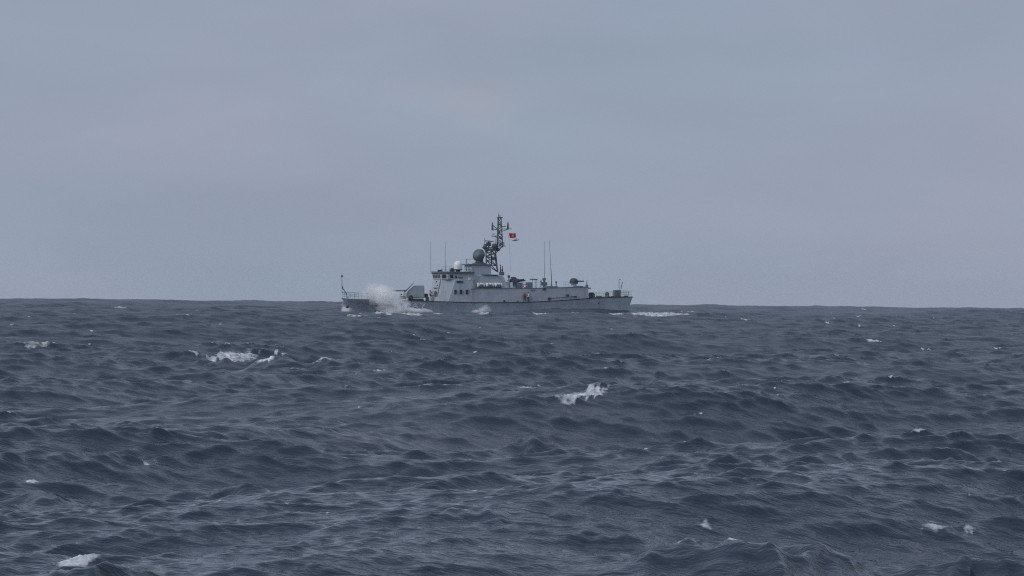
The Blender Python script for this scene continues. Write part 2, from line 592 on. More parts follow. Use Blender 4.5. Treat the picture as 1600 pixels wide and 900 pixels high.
    for (px, py, w, st) in FOAM + more:
        if w > 15 and py > 500:
            w *= 1.3
        jc = np.where(np.abs(colpx - px) < w * 0.62 + 1.5)[0]
        last = None
        for j in jc[np.argsort(np.abs(colpx[jc] - px))]:
            slope = 0.0
            cand = np.where(crest[:, j] & (np.abs(ppy[:, j] - py) < 26))[0]
            if len(cand) == 0:
                cand = np.where(vis[:, j] & (np.abs(ppy[:, j] - py) < 26))[0]
                if len(cand) == 0:
                    continue
            cost = np.abs(ppy[cand, j] - py)
            if last is not None:
                cost = cost * 0.3 + 12 * np.abs(np.log(d[cand] / last)) * 20
            i = cand[np.argmin(cost)]
            if last is not None and abs(math.log(d[i] / last)) > 0.06:
                continue
            last = d[i] if last is None else last
            mpp = d[i] / F
            sw = w * mpp * 0.75
            lat = math.exp(-abs((colpx[j] - px) / (w * 0.55)) ** 2.0)
            front = max((0.55 if w > 18 else 0.30) * sw, 1.3 * rowsp[i], 0.05)
            back = max(1.6 * sw, 3.0 * rowsp[i])
            lo, hi = np.searchsorted(d, d[i] - 5 * front), np.searchsorted(d, d[i] + 3 * back)
            dd = d[lo:hi] - d[i]
            pr = np.where(dd < 0, 0.62 * np.exp(-(dd / front) ** 2) + 0.38 * np.exp(-(dd / (2.4 * front)) ** 2), np.exp(-(dd / back) ** 2))
            foam[lo:hi, f0 + j] = np.maximum(foam[lo:hi, f0 + j], 1.05 * (0.3 + 0.7 * st) * lat * pr)
    foam = np.maximum(foam, 0.75 * np.clip((J - 0.80) / 0.25, 0, 1))
    Zt = Zt + np.minimum(foam, 1) * rng.normal(0, 1, foam.shape).astype(np.float32) * np.clip(0.0002 * D, 0.004, 0.08)
    co = np.stack([X + DX, Y + DY, Zt], -1).reshape(-1, 3).astype(np.float32)
    nv = nr * nc
    ii = np.arange(nr - 1)[:, None] * nc
    jj = np.arange(nc)[None, :]
    j2 = (np.arange(nc) + 1)[None, :] % nc
    quads = np.stack([ii + jj, ii + j2, ii + nc + j2, ii + nc + jj], -1)[:, :, ::-1].reshape(-1, 4)
    me = bpy.data.meshes.new('sea')
    me.vertices.add(nv)
    me.vertices.foreach_set('co', co.ravel())
    nq = len(quads)
    cap = np.arange(nc)
    me.loops.add(nq * 4 + nc)
    me.loops.foreach_set('vertex_index', np.concatenate([quads.ravel(), cap]).astype(np.int32))
    me.polygons.add(nq + 1)
    starts = np.concatenate([np.arange(nq) * 4, [nq * 4]]).astype(np.int32)
    me.polygons.foreach_set('loop_start', starts)
    me.polygons.foreach_set('use_smooth', np.ones(nq + 1, bool))
    me.update(calc_edges=True)
    me.validate()
    fa = me.attributes.new('foam', 'FLOAT', 'POINT')
    fa.data.foreach_set('value', foam.astype(np.float32).ravel())
    ra = me.attributes.new('chop', 'FLOAT', 'POINT')
    rr = np.repeat(np.sqrt(unres * 2.0)[:, None], nc, 1).astype(np.float32)
    ra.data.foreach_set('value', rr.ravel())
    # ripples too small for the mesh: their share in the bump, larger where the columns widen
    wide = np.clip((dth / step - 1.0) / 6.0, 0, 1)[None, :]
    rip = np.clip(0.95 - 2.0 * rr, 0.08, 1) + 0.6 * wide * np.clip(1.2 - rr, 0, 1)
    rp = me.attributes.new('ripple', 'FLOAT', 'POINT')
    rp.data.foreach_set('value', rip.astype(np.float32).ravel())
    print('sea', nr, nc, 'Hs', 4 * float(Zs[200:1200].std()), 'slope', math.sqrt(sum((c[2] * c[0]) ** 2 / 2 for c in comps)),
          'foam share', float((J > 0.85).mean()))
    o = bpy.data.objects.new('sea', me)
    COL.objects.link(o)
    o['kind'] = 'structure'
    # --- water
    m, t, b = new_mat('sea_water')
    g = nd(t, 'ShaderNodeNewGeometry')
    pos = g.outputs['Position']
    at = nd(t, 'ShaderNodeAttribute', attribute_name='foam')
    ar = nd(t, 'ShaderNodeAttribute', attribute_name='chop')
    n_a = noise(t, mapping(t, pos, (0.40, 1.0, 1.0), rot=(0, 0, 0.25)), 3.4, 3, 0.6, 0.4)
    n_b = noise(t, mapping(t, pos, (0.5, 1.0, 1.0), rot=(0, 0, -0.2)), 1.2, 2, 0.5, 0.3)
    n_d = noise(t, mapping(t, pos, (0.5, 1.0, 1.0)), 13.0, 2, 0.5, 0.2)
    hgt = mth(t, 'ADD', mth(t, 'MULTIPLY', n_a, 0.085), mth(t, 'MULTIPLY', n_b, 0.10))
    hgt = mth(t, 'ADD', hgt, mth(t, 'MULTIPLY', n_d, 0.018))
    bump = nd(t, 'ShaderNodeBump')
    t.links.new(nd(t, 'ShaderNodeAttribute', attribute_name='ripple').outputs['Fac'], bump.inputs['Strength'])
    bump.inputs['Distance'].default_value = 1.0
    t.links.new(hgt, bump.inputs['Height'])
    t.links.new(bump.outputs[0], b.inputs['Normal'])
    n_c = noise(t, mapping(t, pos, (0.05, 0.02, 0.05)), 1.0, 3, 0.5)
    wcol = ramp(t, n_c, [(0.35, (0.024, 0.041, 0.064)), (0.65, (0.030, 0.046, 0.070))])
    t.links.new(wcol, b.inputs['Base Color'])
    b.inputs['IOR'].default_value = 1.333
    # wind-ruffled patches scatter the light more than the slicks between them
    n_p = noise(t, mapping(t, pos, (0.10, 0.22, 0.1)), 1.0, 4, 0.6, 0.5)
    rgh = mth(t, 'MULTIPLY', mth(t, 'SUBTRACT', ar.outputs['Fac'], 0.12), mth(t, 'MULTIPLY', n_p, 3.0))
    rgh = mth(t, 'MINIMUM', mth(t, 'MAXIMUM', rgh, 0.03), 0.36)
    t.links.new(rgh, b.inputs['Roughness'])
    # foam: broken, lacy cover where the crests break
    f1 = noise(t, mapping(t, pos, (0.8, 0.6, 1.3)), 4.5, 7, 0.66, 0.9)
    f2 = noise(t, mapping(t, pos, (1.0, 0.5, 1.0)), 1.7, 4, 0.6, 0.6)
    fm = mth(t, 'ADD', mth(t, 'MULTIPLY', f1, 0.55), mth(t, 'MULTIPLY', f2, 0.45))
    thr = mth(t, 'SUBTRACT', 0.90, mth(t, 'MULTIPLY', at.outputs['Fac'], 0.72))
    thr = mth(t, 'MAXIMUM', thr, 0.35)
    fac = mth(t, 'MULTIPLY', mth(t, 'SUBTRACT', fm, thr), 3.8, clamp=True)
    fac = mth(t, 'MULTIPLY', fac, mth(t, 'MULTIPLY', at.outputs['Fac'], 4.0, clamp=True))
    fb = nd(t, 'ShaderNodeBsdfDiffuse')
    fb.inputs[0].default_value = (0.83, 0.85, 0.87, 1)
    mx = nd(t, 'ShaderNodeMixShader')
    t.links.new(fac, mx.inputs[0])
    t.links.new(b.outputs[0], mx.inputs[1])
    t.links.new(fb.outputs[0], mx.inputs[2])
    out = t.nodes['Material Output']
    t.links.new(mx.outputs[0], out.inputs[0])
    me.materials.append(m)
    return o


build_sea()

# ------------------------------------------------------------------ the patrol ship
ship = empty('patrol_ship', SHIP_M)
tag(ship, 'grey naval patrol ship with a lattice mast, driving through waves with spray at its bow', 'ship')

# hull: deck-edge place, half breadth at deck, place and half breadth at the waterline
ST = [(533.0, 465.6, 0.02, 553.0, 0.02), (540, 466.2, 0.75, 558, 0.25), (552, 466.8, 1.6, 568, 0.8), (575, 467.6, 2.65, 587, 1.7),
      (605, 468.4, 3.45, 613, 2.6), (640, 469.4, 3.95, 645, 3.3), (680, 470.8, 4.25, 682, 3.8), (725, 472.1, 4.4, 725, 4.05),
      (770, 472.6, 4.45, 770, 4.15), (820, 472.2, 4.45, 820, 4.15), (860, 470.4, 4.4, 859, 4.1), (895, 468.0, 4.3, 893, 4.0),
      (925, 465.6, 4.2, 921, 3.9), (958, 464.2, 4.05, 952, 3.75), (988.5, 463.6, 3.9, 979, 3.6)]
stat = []
for (px, py, b, wpx, bw) in ST:
    pd = P(px, py, -b)
    pw = P(wpx, 489, -bw)
    stat.append((pd.x, pd.z, b, pw.x, bw))
LV = [0.0, 0.06, 0.25, 0.5, 0.75, 1.0, 1.25, 1.7]


def hull_pt(i, t):
    """i may be fractional."""
    k = min(int(i), len(stat) - 2)
    f = i - k
    ud, zd, b, uw, bw = (stat[k][j] * (1 - f) + stat[k + 1][j] * f for j in range(5))
    tt = min(t, 1.0)
    bb = bw + (b - bw) * (1 - tt) ** 1.5
    if t < 0.07:
        bb = b
    if t > 1:
        bb *= (1 - 0.25 * (t - 1))
    return Vector((ud + (uw - ud) * t, -bb, zd * (1 - t)))


def hull_uv(u0, z0):
    best, arg = 1e9, (0, 0)
    for i in np.linspace(0, len(stat) - 1.001, 180):
        for t in np.linspace(0, 1.0, 30):
            p = hull_pt(i, t)
            e = (p.x - u0) ** 2 + (p.z - z0) ** 2
            if e < best:
                best, arg = e, (i, t)
    return arg


mb = MB()
NI = 57
vs, fs = [], []
for side in (1, -1):
    for a in range(NI):
        for t in LV:
            p = hull_pt(a * (len(stat) - 1) / (NI - 1), t)
            vs.append((p.x, p.y * side, p.z))
nl = len(LV)
for s in range(2):
    o = s * NI * nl
    for a in range(NI - 1):
        for k in range(nl - 1):
            fs.append((o + a * nl + k, o + (a + 1) * nl + k, o + (a + 1) * nl + k + 1, o + a * nl + k + 1))
for k in range(nl - 1):       # transom
    a = (NI - 1) * nl
    fs.append((a + k, NI * nl + a + k, NI * nl + a + k + 1, a + k + 1))
mb.add(vs, fs)
hull = mb.build('hull', 'hull', ship, smooth=True)
# deck sheet, a little under the bulwark top
mb = MB()
vs, fs = [], []
for a in range(NI):
    p = hull_pt(a * (len(stat) - 1) / (NI - 1), 0.0)
    b = max(0.0, -p.y - 0.02)
    vs += [(p.x, -b, p.z - 0.06), (p.x, 0, p.z - 0.02 + 0.02 * b), (p.x, b, p.z - 0.06)]
for a in range(NI - 1):
    fs += [(3 * a, 3 * a + 3, 3 * a + 4, 3 * a + 1), (3 * a + 1, 3 * a + 4, 3 * a + 5, 3 * a + 2)]
mb.add(vs, fs)
mb.build('deck', 'deck', ship)
# dark rubbing strake along the deck edge
for side in (1, -1):
    mb = MB()
    path = []
    for a in np.linspace(4.6, len(stat) - 1.02, 60):
        p = hull_pt(a, 0.0)
        path.append((p.x, (p.y - 0.03) * side, p.z - 0.02))
    mb.tube(path, 0.075, 6)
    mb.build('rubbing_strake', 'strake', ship, smooth=True)
# transom knuckle
mb = MB()
p = hull_pt(len(stat) - 1, 0)
mb.box((p.x + 0.03, 0, p.z - 0.05), (0.14, 7.9, 0.14))
mb.build('transom_rail', 'mid', ship)
# anchor in its pocket at the bow
mb = MB()
q = P(542.6, 479.6, -0.55)
mb.ball((q.x, q.y, q.z), (0.32, 0.14, 0.22), 10, 6)
mb.tube([(q.x - 0.05, q.y - 0.08, q.z), (q.x + 0.22, q.y - 0.05, q.z + 0.45)], 0.06)
mb.build('anchor', 'dark', ship, smooth=True)
# small ports and discharge openings in the side
for (px, py, r) in ((698, 475, 0.09), (936, 474, 0.13), (788, 470.6, 0.10), (788, 469.2, 0.10)):
    i, t = hull_uv(P(px, py, -4.2).x, P(px, py, -4.2).z)
    q = hull_pt(i, t)
    MB().lathe((q.x, q.y + 0.02, q.z), (0, -1, 0), [(0, r), (0.05, r), (0.06, r * 0.8)], 10).build('porthole', 'dark', ship)

# hull number: three white figures with strokes lying on the plating
GLYPH = {'2': [[(0, .8), (.15, .97), (.5, 1), (.85, .95), (1, .75), (.9, .55), (0, 0), (1, 0)]],
         '6': [[(.95, .85), (.7, 1), (.3, 1), (.05, .8), (0, .35), (.15, .05), (.5, 0), (.85, .05), (1, .3), (.85, .55), (.5, .6), (.05, .4)]],
         '7': [[(0, 1), (1, 1), (.4, 0)]]}


def stroke(mbx, pts, w):
    for a, b in zip(pts[:-1], pts[1:]):
        a, b = Vector((a[0], a[1])), Vector((b[0], b[1]))
        d = (b - a).normalized() * w * 0.5
        n = Vector((-d.y, d.x))
        quad = [a - d + n, a - d - n, b + d - n, b + d + n]
        lo, hi = [], []
        for qd in quad:
            i, t = hull_uv(qd.x, qd.y)
            h = hull_pt(i, t)
            lo.append((qd.x, h.y - 0.012, qd.y))
            hi.append((qd.x, h.y - 0.03, qd.y))
        mbx.loft(lo, hi)


for (ch, px) in (('2', 634.5), ('6', 645.5), ('7', 656.5)):
    q0 = P(px, 483, -3.6)
    q1 = P(px + 6.0, 474.8, -3.6)
    mb = MB()
    for pl in GLYPH[ch]:
        stroke(mb, [(q0.x + a * (q1.x - q0.x), q0.z + b * (q1.z - q0.z)) for a, b in pl], 0.22)
    mb.build('hull_number', 'number', ship)


def poly(pts):
    """polygon from (px, py, v) measurements"""
    return [P(*p) for p in pts]


def deck_z(px, v=-3.0):
    return float(np.interp(U(px, v), [s[0] for s in stat], [s[1] for s in stat]))


# --- long deckhouse aft (its side stands flush with the hull side)
VS = 4.05
zb = deck_z(800) - 0.08


def prism(name, mat, bot, top, bevel=0.03, parent=ship):
    return MB().loft(bot, top).build(name, mat, parent, bevel=bevel)


def vside(p, v):
    return (p.x, v, p.z)


# front house: faceted front with bevelled corners
b0 = [P(684.2, 472, -3.2), P(700.5, 472, -VS), P(740, 472, -VS)]
t0 = [P(690, 436.5, -2.6), P(712, 436.5, -3.75), P(740, 436.5, -3.75)]


def mirror(lst, zz=None):
    out = [(p.x, p.y, p.z if zz is None else zz) for p in lst]
    return out + [(x, -y, z) for x, y, z in out[::-1]]


z_house0 = deck_z(690) - 0.1
zt0 = t0[0].z
front_house = prism('bridge_house', 'house', mirror(b0, z_house0), mirror(t0, zt0), 0.05)
# deckhouse: from the bridge house to the after break
ztop = P(780, 451.3, -VS).z
ztop_a = P(905, 448.0, -VS).z
db = [P(739.5, 472, -VS), P(860, 470, -VS), P(922.5, 466, -VS + 0.1)]
dtp = [P(735.5, 451.3, -VS + 0.02), P(858, 449.8, -VS + 0.03), P(918.5, 448.2, -VS + 0.15)]
bot = [(p.x, p.y, deck_z(780) - 0.25) for p in db]
bot = bot + [(x, -y, z) for x, y, z in bot[::-1]]
tp = [(p.x, p.y, p.z) for p in dtp]
tp = tp + [(x, -y, z) for x, y, z in tp[::-1]]
bot[0] = (b0[2].x - 0.3, bot[0][1] + 0.01, bot[0][2])
bot[-1] = (b0[2].x - 0.3, -bot[0][1], bot[0][2])
tp[0] = (tp[0][0], tp[0][1] + 0.01, tp[0][2])
deckhouse = prism('deckhouse', 'house', bot, tp, 0.05)
# roof edge of the deckhouse (dark coaming)
for side in (1, -1):
    mb = MB()
    mb.tube([(dtp[0].x, side * (VS + 0.01), dtp[0].z), (dtp[1].x, side * (VS), dtp[1].z), (dtp[2].x, side * (VS - .12), dtp[2].z)], 0.055, 6)
    mb.build('roof_edge', 'mid', ship)
MB().tube([(dtp[2].x, -VS + 0.13, dtp[2].z - 0.02), (dtp[2].x, VS - 0.13, dtp[2].z - 0.02)], 0.09, 6).build('roof_edge', 'mid', ship)
# overhanging lip at the after end
q = P(921, 450.5, -3.6)
MB().box((q.x, 0, q.z), (0.5, 7.4, 0.35)).build('after_lip', 'house', ship, bevel=0.04)

def xfz(z):
    return b0[0].x + (t0[0].x - b0[0].x) * (z - z_house0) / (zt0 - z_house0) - 0.06


# --- bridge with its band of windows
zbr0, zbr1 = zt0 - 0.01, P(690, 425.6, -2.6).z
pb = [P(689.5, 436, -2.62), P(699.5, 436, -3.6), P(743, 436, -3.6)]
pt = [P(688.5, 426, -2.66), P(699, 426, -3.66), P(741, 426, -3.6)]
bridge = prism('bridge', 'house', mirror(pb, zbr0), mirror(pt, zbr1), 0.03)
rb = [P(687.5, 425.8, -2.75), P(698.5, 425.8, -3.8), P(742, 425.8, -3.75)]
prism('bridge_roof', 'mid', mirror(rb, zbr1 + 0.003), mirror(rb, zbr1 + 0.18), 0.03)


def wall_panel(name, a0, a1, h0, h1, wall_b, wall_t, zb_, zt_, mat, parent, off=0.03, thick=0.05):
    """A pane on the wall that runs from wall point pair 0 to pair 1: a0..a1 along it, h0..h1 of its height."""
    def pt_(a, h):
        lo = Vector(wall_b[0]).lerp(Vector(wall_b[1]), a)
        hi = Vector(wall_t[0]).lerp(Vector(wall_t[1]), a)
        lo.z, hi.z = zb_, zt_
        return lo.lerp(hi, h)
    c = [pt_(a0, h0), pt_(a1, h0), pt_(a1, h1), pt_(a0, h1)]
    n = (c[1] - c[0]).cross(c[3] - c[0]).normalized()
    if n.y > 0 and abs(n.y) > 0.3 or (abs(n.y) <= 0.3 and n.x > 0):
        n = -n
    return MB().loft([p + n * (off - thick) for p in c], [p + n * off for p in c]).build(name, mat, parent)


fl_b = ((pb[0].x, 2.62, 0), pb[0])
fl_t = ((pt[0].x, 2.66, 0), pt[0])
for k in range(5):
    a = 0.07 + k * 0.18
    o = wall_panel('window', a, a + 0.115, 0.20, 0.68, fl_b, fl_t, zbr0, zbr1, 'glass', bridge)
wall_panel('window', 0.15, 0.80, 0.18, 0.70, (pb[0], pb[1]), (pt[0], pt[1]), zbr0, zbr1, 'glass', bridge)
wall_panel('window', 0.10, 0.20, 0.22, 0.68, (pb[1], pb[2]), (pt[1], pt[2]), zbr0, zbr1, 'glass', bridge)
wall_panel('window', 0.28, 0.34, 0.20, 0.48, (pb[1], pb[2]), (pt[1], pt[2]), zbr0, zbr1, 'glass', bridge)
wall_panel('window', 0.38, 0.55, 0.22, 0.40, (pb[1], pb[2]), (pt[1], pt[2]), zbr0, zbr1, 'mid', bridge)
# visor over the windows
mb = MB()
mb.tube([(pt[0].x - .12, 2.7, zbr1 - .12), (pt[0].x - .12, -2.7, zbr1 - .12), (pt[1].x, -3.75, zbr1 - .12), (pt[2].x, -3.7, zbr1 - .12)], 0.10, 4)
mb.build('window_visor', 'mid', bridge)
# house side: three windows, one dark grille, ladder and details on the front
w_b = (b0[1], b0[2])
w_t = (t0[1], t0[2])
for px in (711.6, 720.3, 729.6):
    q = P(px, 456, -3.95)
    mb = MB()
    mb.box((q.x, -3.97, q.z), (0.34, 0.10, 0.64))
    o = mb.build('window', 'glass', front_house, bevel=0.02)
    fr = MB()
    for (dx, dz, sx, sz) in ((0, .36, .48, .07), (0, -.36, .48, .07), (.205, 0, .07, .65), (-.205, 0, .07, .65)):
        fr.box((q.x + dx, -4.0, q.z + dz), (sx, 0.12, sz))
    fr.build('window_frame', 'mid', o)
q = P(718.3, 440.4, -3.82)
MB().box((q.x, -3.83, q.z), (1.15, 0.14, 0.36)).build('vent_grille', 'dark', front_house)
q = P(733.5, 437, -3.8)
MB().box((q.x, -3.72, q.z + .1), (0.5, 0.2, 0.45)).build('searchlight', 'white', front_house, bevel=0.05)
mb = MB()
for i in range(10):
    q = P(694.5, 438 + i * 2.3, -3.1)
    mb.tube([(xfz(q.z) - .02, -2.5, q.z), (xfz(q.z) - .02, -2.1, q.z)], 0.05, 5)
for e in (-2.5, -2.1):
    qa, qb = P(694.5, 437, -3.1), P(694.5, 461, -3.1)
    mb.tube([(xfz(qa.z) - .02, e, qa.z), (xfz(qb.z) - .02, e, qb.z)], 0.03, 5)
mb.build('ladder', 'mid', front_house)
for (px, py, s) in ((681.6, 440.8, (0.1, 0.3, 0.22)), (684.5, 446.6, (0.1, 0.2, 0.22))):
    vv = 2.7 - (px - 674) / 16 * 5.4
    MB().box((xfz(Z(py)), vv, Z(py)), s).build('lamp', 'dark', front_house)
# shelf and hose rack on the front wall
MB().box((xfz(Z(450.5)) - .06, -0.2, Z(450.5)), (0.22, 2.3, 0.08)).build('shelf', 'mid', front_house)
mb = MB()
mb.box((xfz(Z(463)) - .05, -1.0, Z(459.5)), (0.2, 0.9, 0.9))
mb.build('hose_cabinet', paint('cabinet_dull_red', (0.22, 0.12, 0.13), 0.6, 0.15), front_house, bevel=.04)
MB().tube([(xfz(Z(462.5)) - .1, 1.7, Z(462.5)), (xfz(Z(462.5)) - .1, -2.6, Z(462.5))], 0.05).build('handrail', 'mid', front_house)
for (px, w, h) in ((691.5, 0.9, 0.55), (695.5, 0.9, 0.4), (668, 0.5, 0.75)):
    q = P(px, 470, -2.6)
    zz = deck_z(px)
    MB().box((q.x, -2.95 if px > 680 else -2.4, zz + h / 2), (w, .6, h)).build('deck_locker', 'dark', ship, bevel=.06)

# --- radar house and after house above the deckhouse
z1 = P(750, 431, -2.4).z
zrt = P(750, 414.3, -2.2).z
rh_b = [P(735, 437, -2.3), P(768, 437, -2.3)]
rh_t = [P(737, 414.3, -2.2), P(767.5, 414.3, -2.2)]
radar_house = prism('radar_house', 'house', mirror(rh_b, zbr0 - 0.4), mirror(rh_t, zrt), 0.05)
prism('radar_deck', 'mid', mirror([P(733.5, 414, -2.4), P(769, 414, -2.4)], zrt + 0.003), mirror([P(733.5, 414, -2.4), P(769, 414, -2.4)], zrt + 0.2), 0.02)
ah_b = [P(739, 451, -3.2), P(797, 451, -3.2)]
ah_t = [P(741, 430, -3.0), P(786, 430, -3.0)]
zah = P(765, 430.3, -3.0).z
after_house = prism('after_house', 'house', mirror(ah_b, ztop - 0.3), mirror(ah_t, zah), 0.08)
q = P(767, 430, -2.9)
prism('platform', 'mid', mirror([P(757, 430, -3.25), P(779, 430, -3.25)], zah + 0.003), mirror([P(755, 428.6, -3.3), P(779, 428.6, -3.3)], zah + 0.16), 0.02)
mb = MB()
mb.box((P(746, 429, -2.36).x, -2.30, P(746, 433, -2.4).z), (1.2, 0.14, 0.10))
mb.build('shelf', 'mid', radar_house)
# thin stanchions and yard in front of the radar house
mb = MB()
for px, y0_, y1_ in ((729, 424, 405), (732.5, 424, 411)):
    mb.tube([P(px, y0_, -2.0), P(px, y1_, -2.0)], 0.06)
mb.tube([P(728, 405, -2.0), P(746, 404.5, -2.0)], 0.045)
mb.tube([P(729, 413, -2.0), P(736, 413, -2.0)], 0.05)
mb.build('antenna_frame', 'mid', ship)

# --- roof equipment
for (px, w, h) in ((687.5, .75, .30), (706.3, .8, .36), (706.3, .45, .62)):
    q = P(px, 424.6, -2.0)
    MB().box((q.x, -2.0, zbr1 + .18 + h / 2), (w, .7, h)).build('roof_box', 'dark', ship, bevel=.04)
# bridge roof railing
mb = MB()
for px in np.linspace(690, 740, 9):
    q = P(px, 424, -3.4)
    mb.tube([(q.x, -3.5, zbr1 + .18), (q.x, -3.5, zbr1 + 1.0)], 0.022, 5)
for hh in (.55, 1.0):
    mb.tube([(U(690, -3.5), -3.5, zbr1 + hh), (U(740, -3.5), -3.5, zbr1 + hh)], 0.018, 5)
mb.build('railing', 'mid', ship)
# white satellite radome
q = P(715.6, 421, -1.6)
mb = MB()
mb.lathe((q.x, q.y, q.z), (0, 0, 1), [(0, .70), (.05, .75), (.60, .76), (.90, .74), (1.12, .68), (1.30, .56), (1.43, .40), (1.50, .2), (1.53, .02)], 24)
sat = mb.build('satellite_radome', 'radome', ship, smooth=True)
mb = MB()
mb.lathe((q.x, q.y, zbr1 + .15), (0, 0, 1), [(0, .45), (.22, .38), (q.z - zbr1 - .35, .42), (q.z - zbr1 - .25, .80), (q.z - zbr1 - .13, .80)], 16)
mb.build('radome_base', 'dark', sat)
# fire-control radar dome: a fat lens leaning forward on its pedestal
q = P(748.0, 398.6, 0.0)
ax = Vector((-0.80, -0.42, 0.52)).normalized()
prof = []
for k in range(13):
    a_ = math.pi * k / 12
    prof.append((-math.cos(a_) * 0.86, math.sin(a_) ** 0.55 * 1.13))
mb = MB()
mb.lathe(q, ax, prof, 26)
dome = mb.build('radar_dome', 'dome', ship, smooth=True)
MB().lathe(q, ax, [(-0.10, 1.17), (-0.06, 1.19), (0.06, 1.19), (0.10, 1.17)], 26).build('dome_band', 'mid', dome)
mb = MB()
mb.lathe((q.x + .15, 0, zrt + .18), (0, 0, 1), [(0, 1.35), (.12, 1.3), (.35, .75), (.75, .62), (1.1, .7)], 18)
mb.build('dome_pedestal', 'dark', dome, smooth=True)

# --- lattice mast
mast = bpy.data.objects.new('mast', None)
COL.objects.link(mast)
mast.parent = ship


def lattice(mbx, lo, hi, n, r, rb_):
    """Four legs between two quads, with rungs and crossed braces in n bays."""
    lo = [Vector(p) for p in lo]
    hi = [Vector(p) for p in hi]
    for a, b in zip(lo, hi):
        mbx.tube([a, b], r, 6)
    for k in range(n + 1):
        ring = [a.lerp(b, k / n) for a, b in zip(lo, hi)]
        for i in range(4):
            mbx.tube([ring[i], ring[(i + 1) % 4]], rb_, 5)
        if k < n:
            nx = [a.lerp(b, (k + 1) / n) for a, b in zip(lo, hi)]
            for i in range(4):
                if (k + i) % 2:
                    mbx.tube([ring[i], nx[(i + 1) % 4]], rb_, 5)
                else:
                    mbx.tube([ring[(i + 1) % 4], nx[i]], rb_, 5)


mb = MB()
lattice(mb, [P(760, 413, -.9), P(777.6, 425, -.9), P(777.6, 425, .9), P(760, 413, .9)],
        [P(759, 387, -.75), P(773.5, 387, -.75), P(773.5, 387, .75), P(759, 387, .75)], 4, 0.115, 0.08)
mb.tube([P(768, 413, 0), P(767, 387, 0)], 0.11, 6)
mb.tube([P(777.5, 424, -.9), P(773, 396, -.8)], 0.15, 6)
mb.tube([P(773, 397, -.6), P(786, 384, -.3)], 0.09, 6)
mb.tube([P(773, 397, .6), P(786, 384, .3)], 0.09, 6)
mb.tube([P(759, 394, -.6), P(755.5, 386, -.4)], 0.08, 6)
mb.build('lower_lattice', 'mast', mast)
mb = MB()
lattice(mb, [P(776.8, 386, -.45), P(785.6, 386, -.45), P(785.6, 386, .45), P(776.8, 386, .45)],
        [P(778.0, 341, -.3), P(783.0, 341, -.3), P(783.0, 341, .3), P(778.0, 341, .3)], 7, 0.085, 0.055)
mb.tube([P(776.9, 388, -.45), P(778.4, 341, -.3)], 0.17, 6, 0.12)
mb.build('upper_lattice', 'mast', mast)
for (x0_, x1_, y_, hv, th_) in ((755, 775.5, 386.8, .85, .14), (775, 789, 384.2, .65, .13), (777, 784.6, 340, .42, .18)):
    a, b = P(x0_, y_, 0), P(x1_, y_, 0)
    MB().box(((a.x + b.x) / 2, 0, a.z), (b.x - a.x, 2 * hv, th_)).build('mast_platform', 'mast', mast)
# platform railings
mb = MB()
for x0_, x1_, y_, hv in ((755.5, 775, 386.5, .8), (777, 788.5, 384, .6)):
    for v in (-hv, hv):
        mb.tube([P(x0_, y_ - 5, v), P(x1_, y_ - 5, v)], 0.025, 5)
        for px in np.linspace(x0_, x1_, 5):
            mb.tube([P(px, y_, v), P(px, y_ - 5, v)], 0.025, 5)
mb.build('platform_railing', 'mid', mast)
# navigation radar scanner on its post
mb = MB()
a, b = P(757.2, 377.2, 0), P(771.2, 376.4, 0)
mb.box(((a.x + b.x) / 2, 0, (a.z + b.z) / 2), ((b.x - a.x), .22, .16), Matrix.Rotation(0.05, 3, 'Y'))
sc_ = mb.build('radar_scanner', 'mast', mast)
mb = MB()
q0, q1 = P(763.5, 386, 0), P(763.8, 377.5, 0)
mb.tube([q0, q1], 0.13, 8)
mb.box(P(763.4, 380.5, 0), (.75, .45, .42))
mb.box(P(759.5, 383, 0), (.6, .5, .30))
mb.build('scanner_post', 'dark', sc_)
# rounded aerial housings at the mast knee
for (px, py, r, v) in ((772.5, 384.6, (.50, .45, .52), -.55), (757.6, 386.3, (.42, .4, .42), -.4), (774.6, 388.8, (.55, .4, .42), .1), (762, 389.5, (.36, .35, .40), -.5),
                       (778, 390, (.42, .3, .30), -.3)):
    q = P(px, py, v)
    MB().ball(q, r, 14, 8).build('aerial_housing', 'mast', mast, smooth=True)
for (px, py, v, sx, sz) in ((780.5, 350.5, -.45, .42, .34), (779.6, 363, -.5, .36, .5), (782.6, 372, -.5, .5, .36), (766, 398, -.9, .5, .4), (770.5, 404, -.9, .45, .6),
                            (763, 402, -.95, .35, .35), (783, 381, -.6, .5, .4), (768.5, 391, -.8, .7, .45), (765, 383, -.5, .5, .35)):
    q = P(px, py, v)
    MB().box(q, (sx, .3, sz)).build('junction_box', 'mast', mast, bevel=.03)
for (px, y0_, y1_) in ((757.5, 383, 372), (774.5, 384, 374), (787, 384, 377.5), (779, 340, 333.5), (782.5, 340, 336)):
    MB().tube([P(px, y0_, -.3), P(px, y1_, -.3)], .05, 5).build('rod_aerial', 'mast', mast)
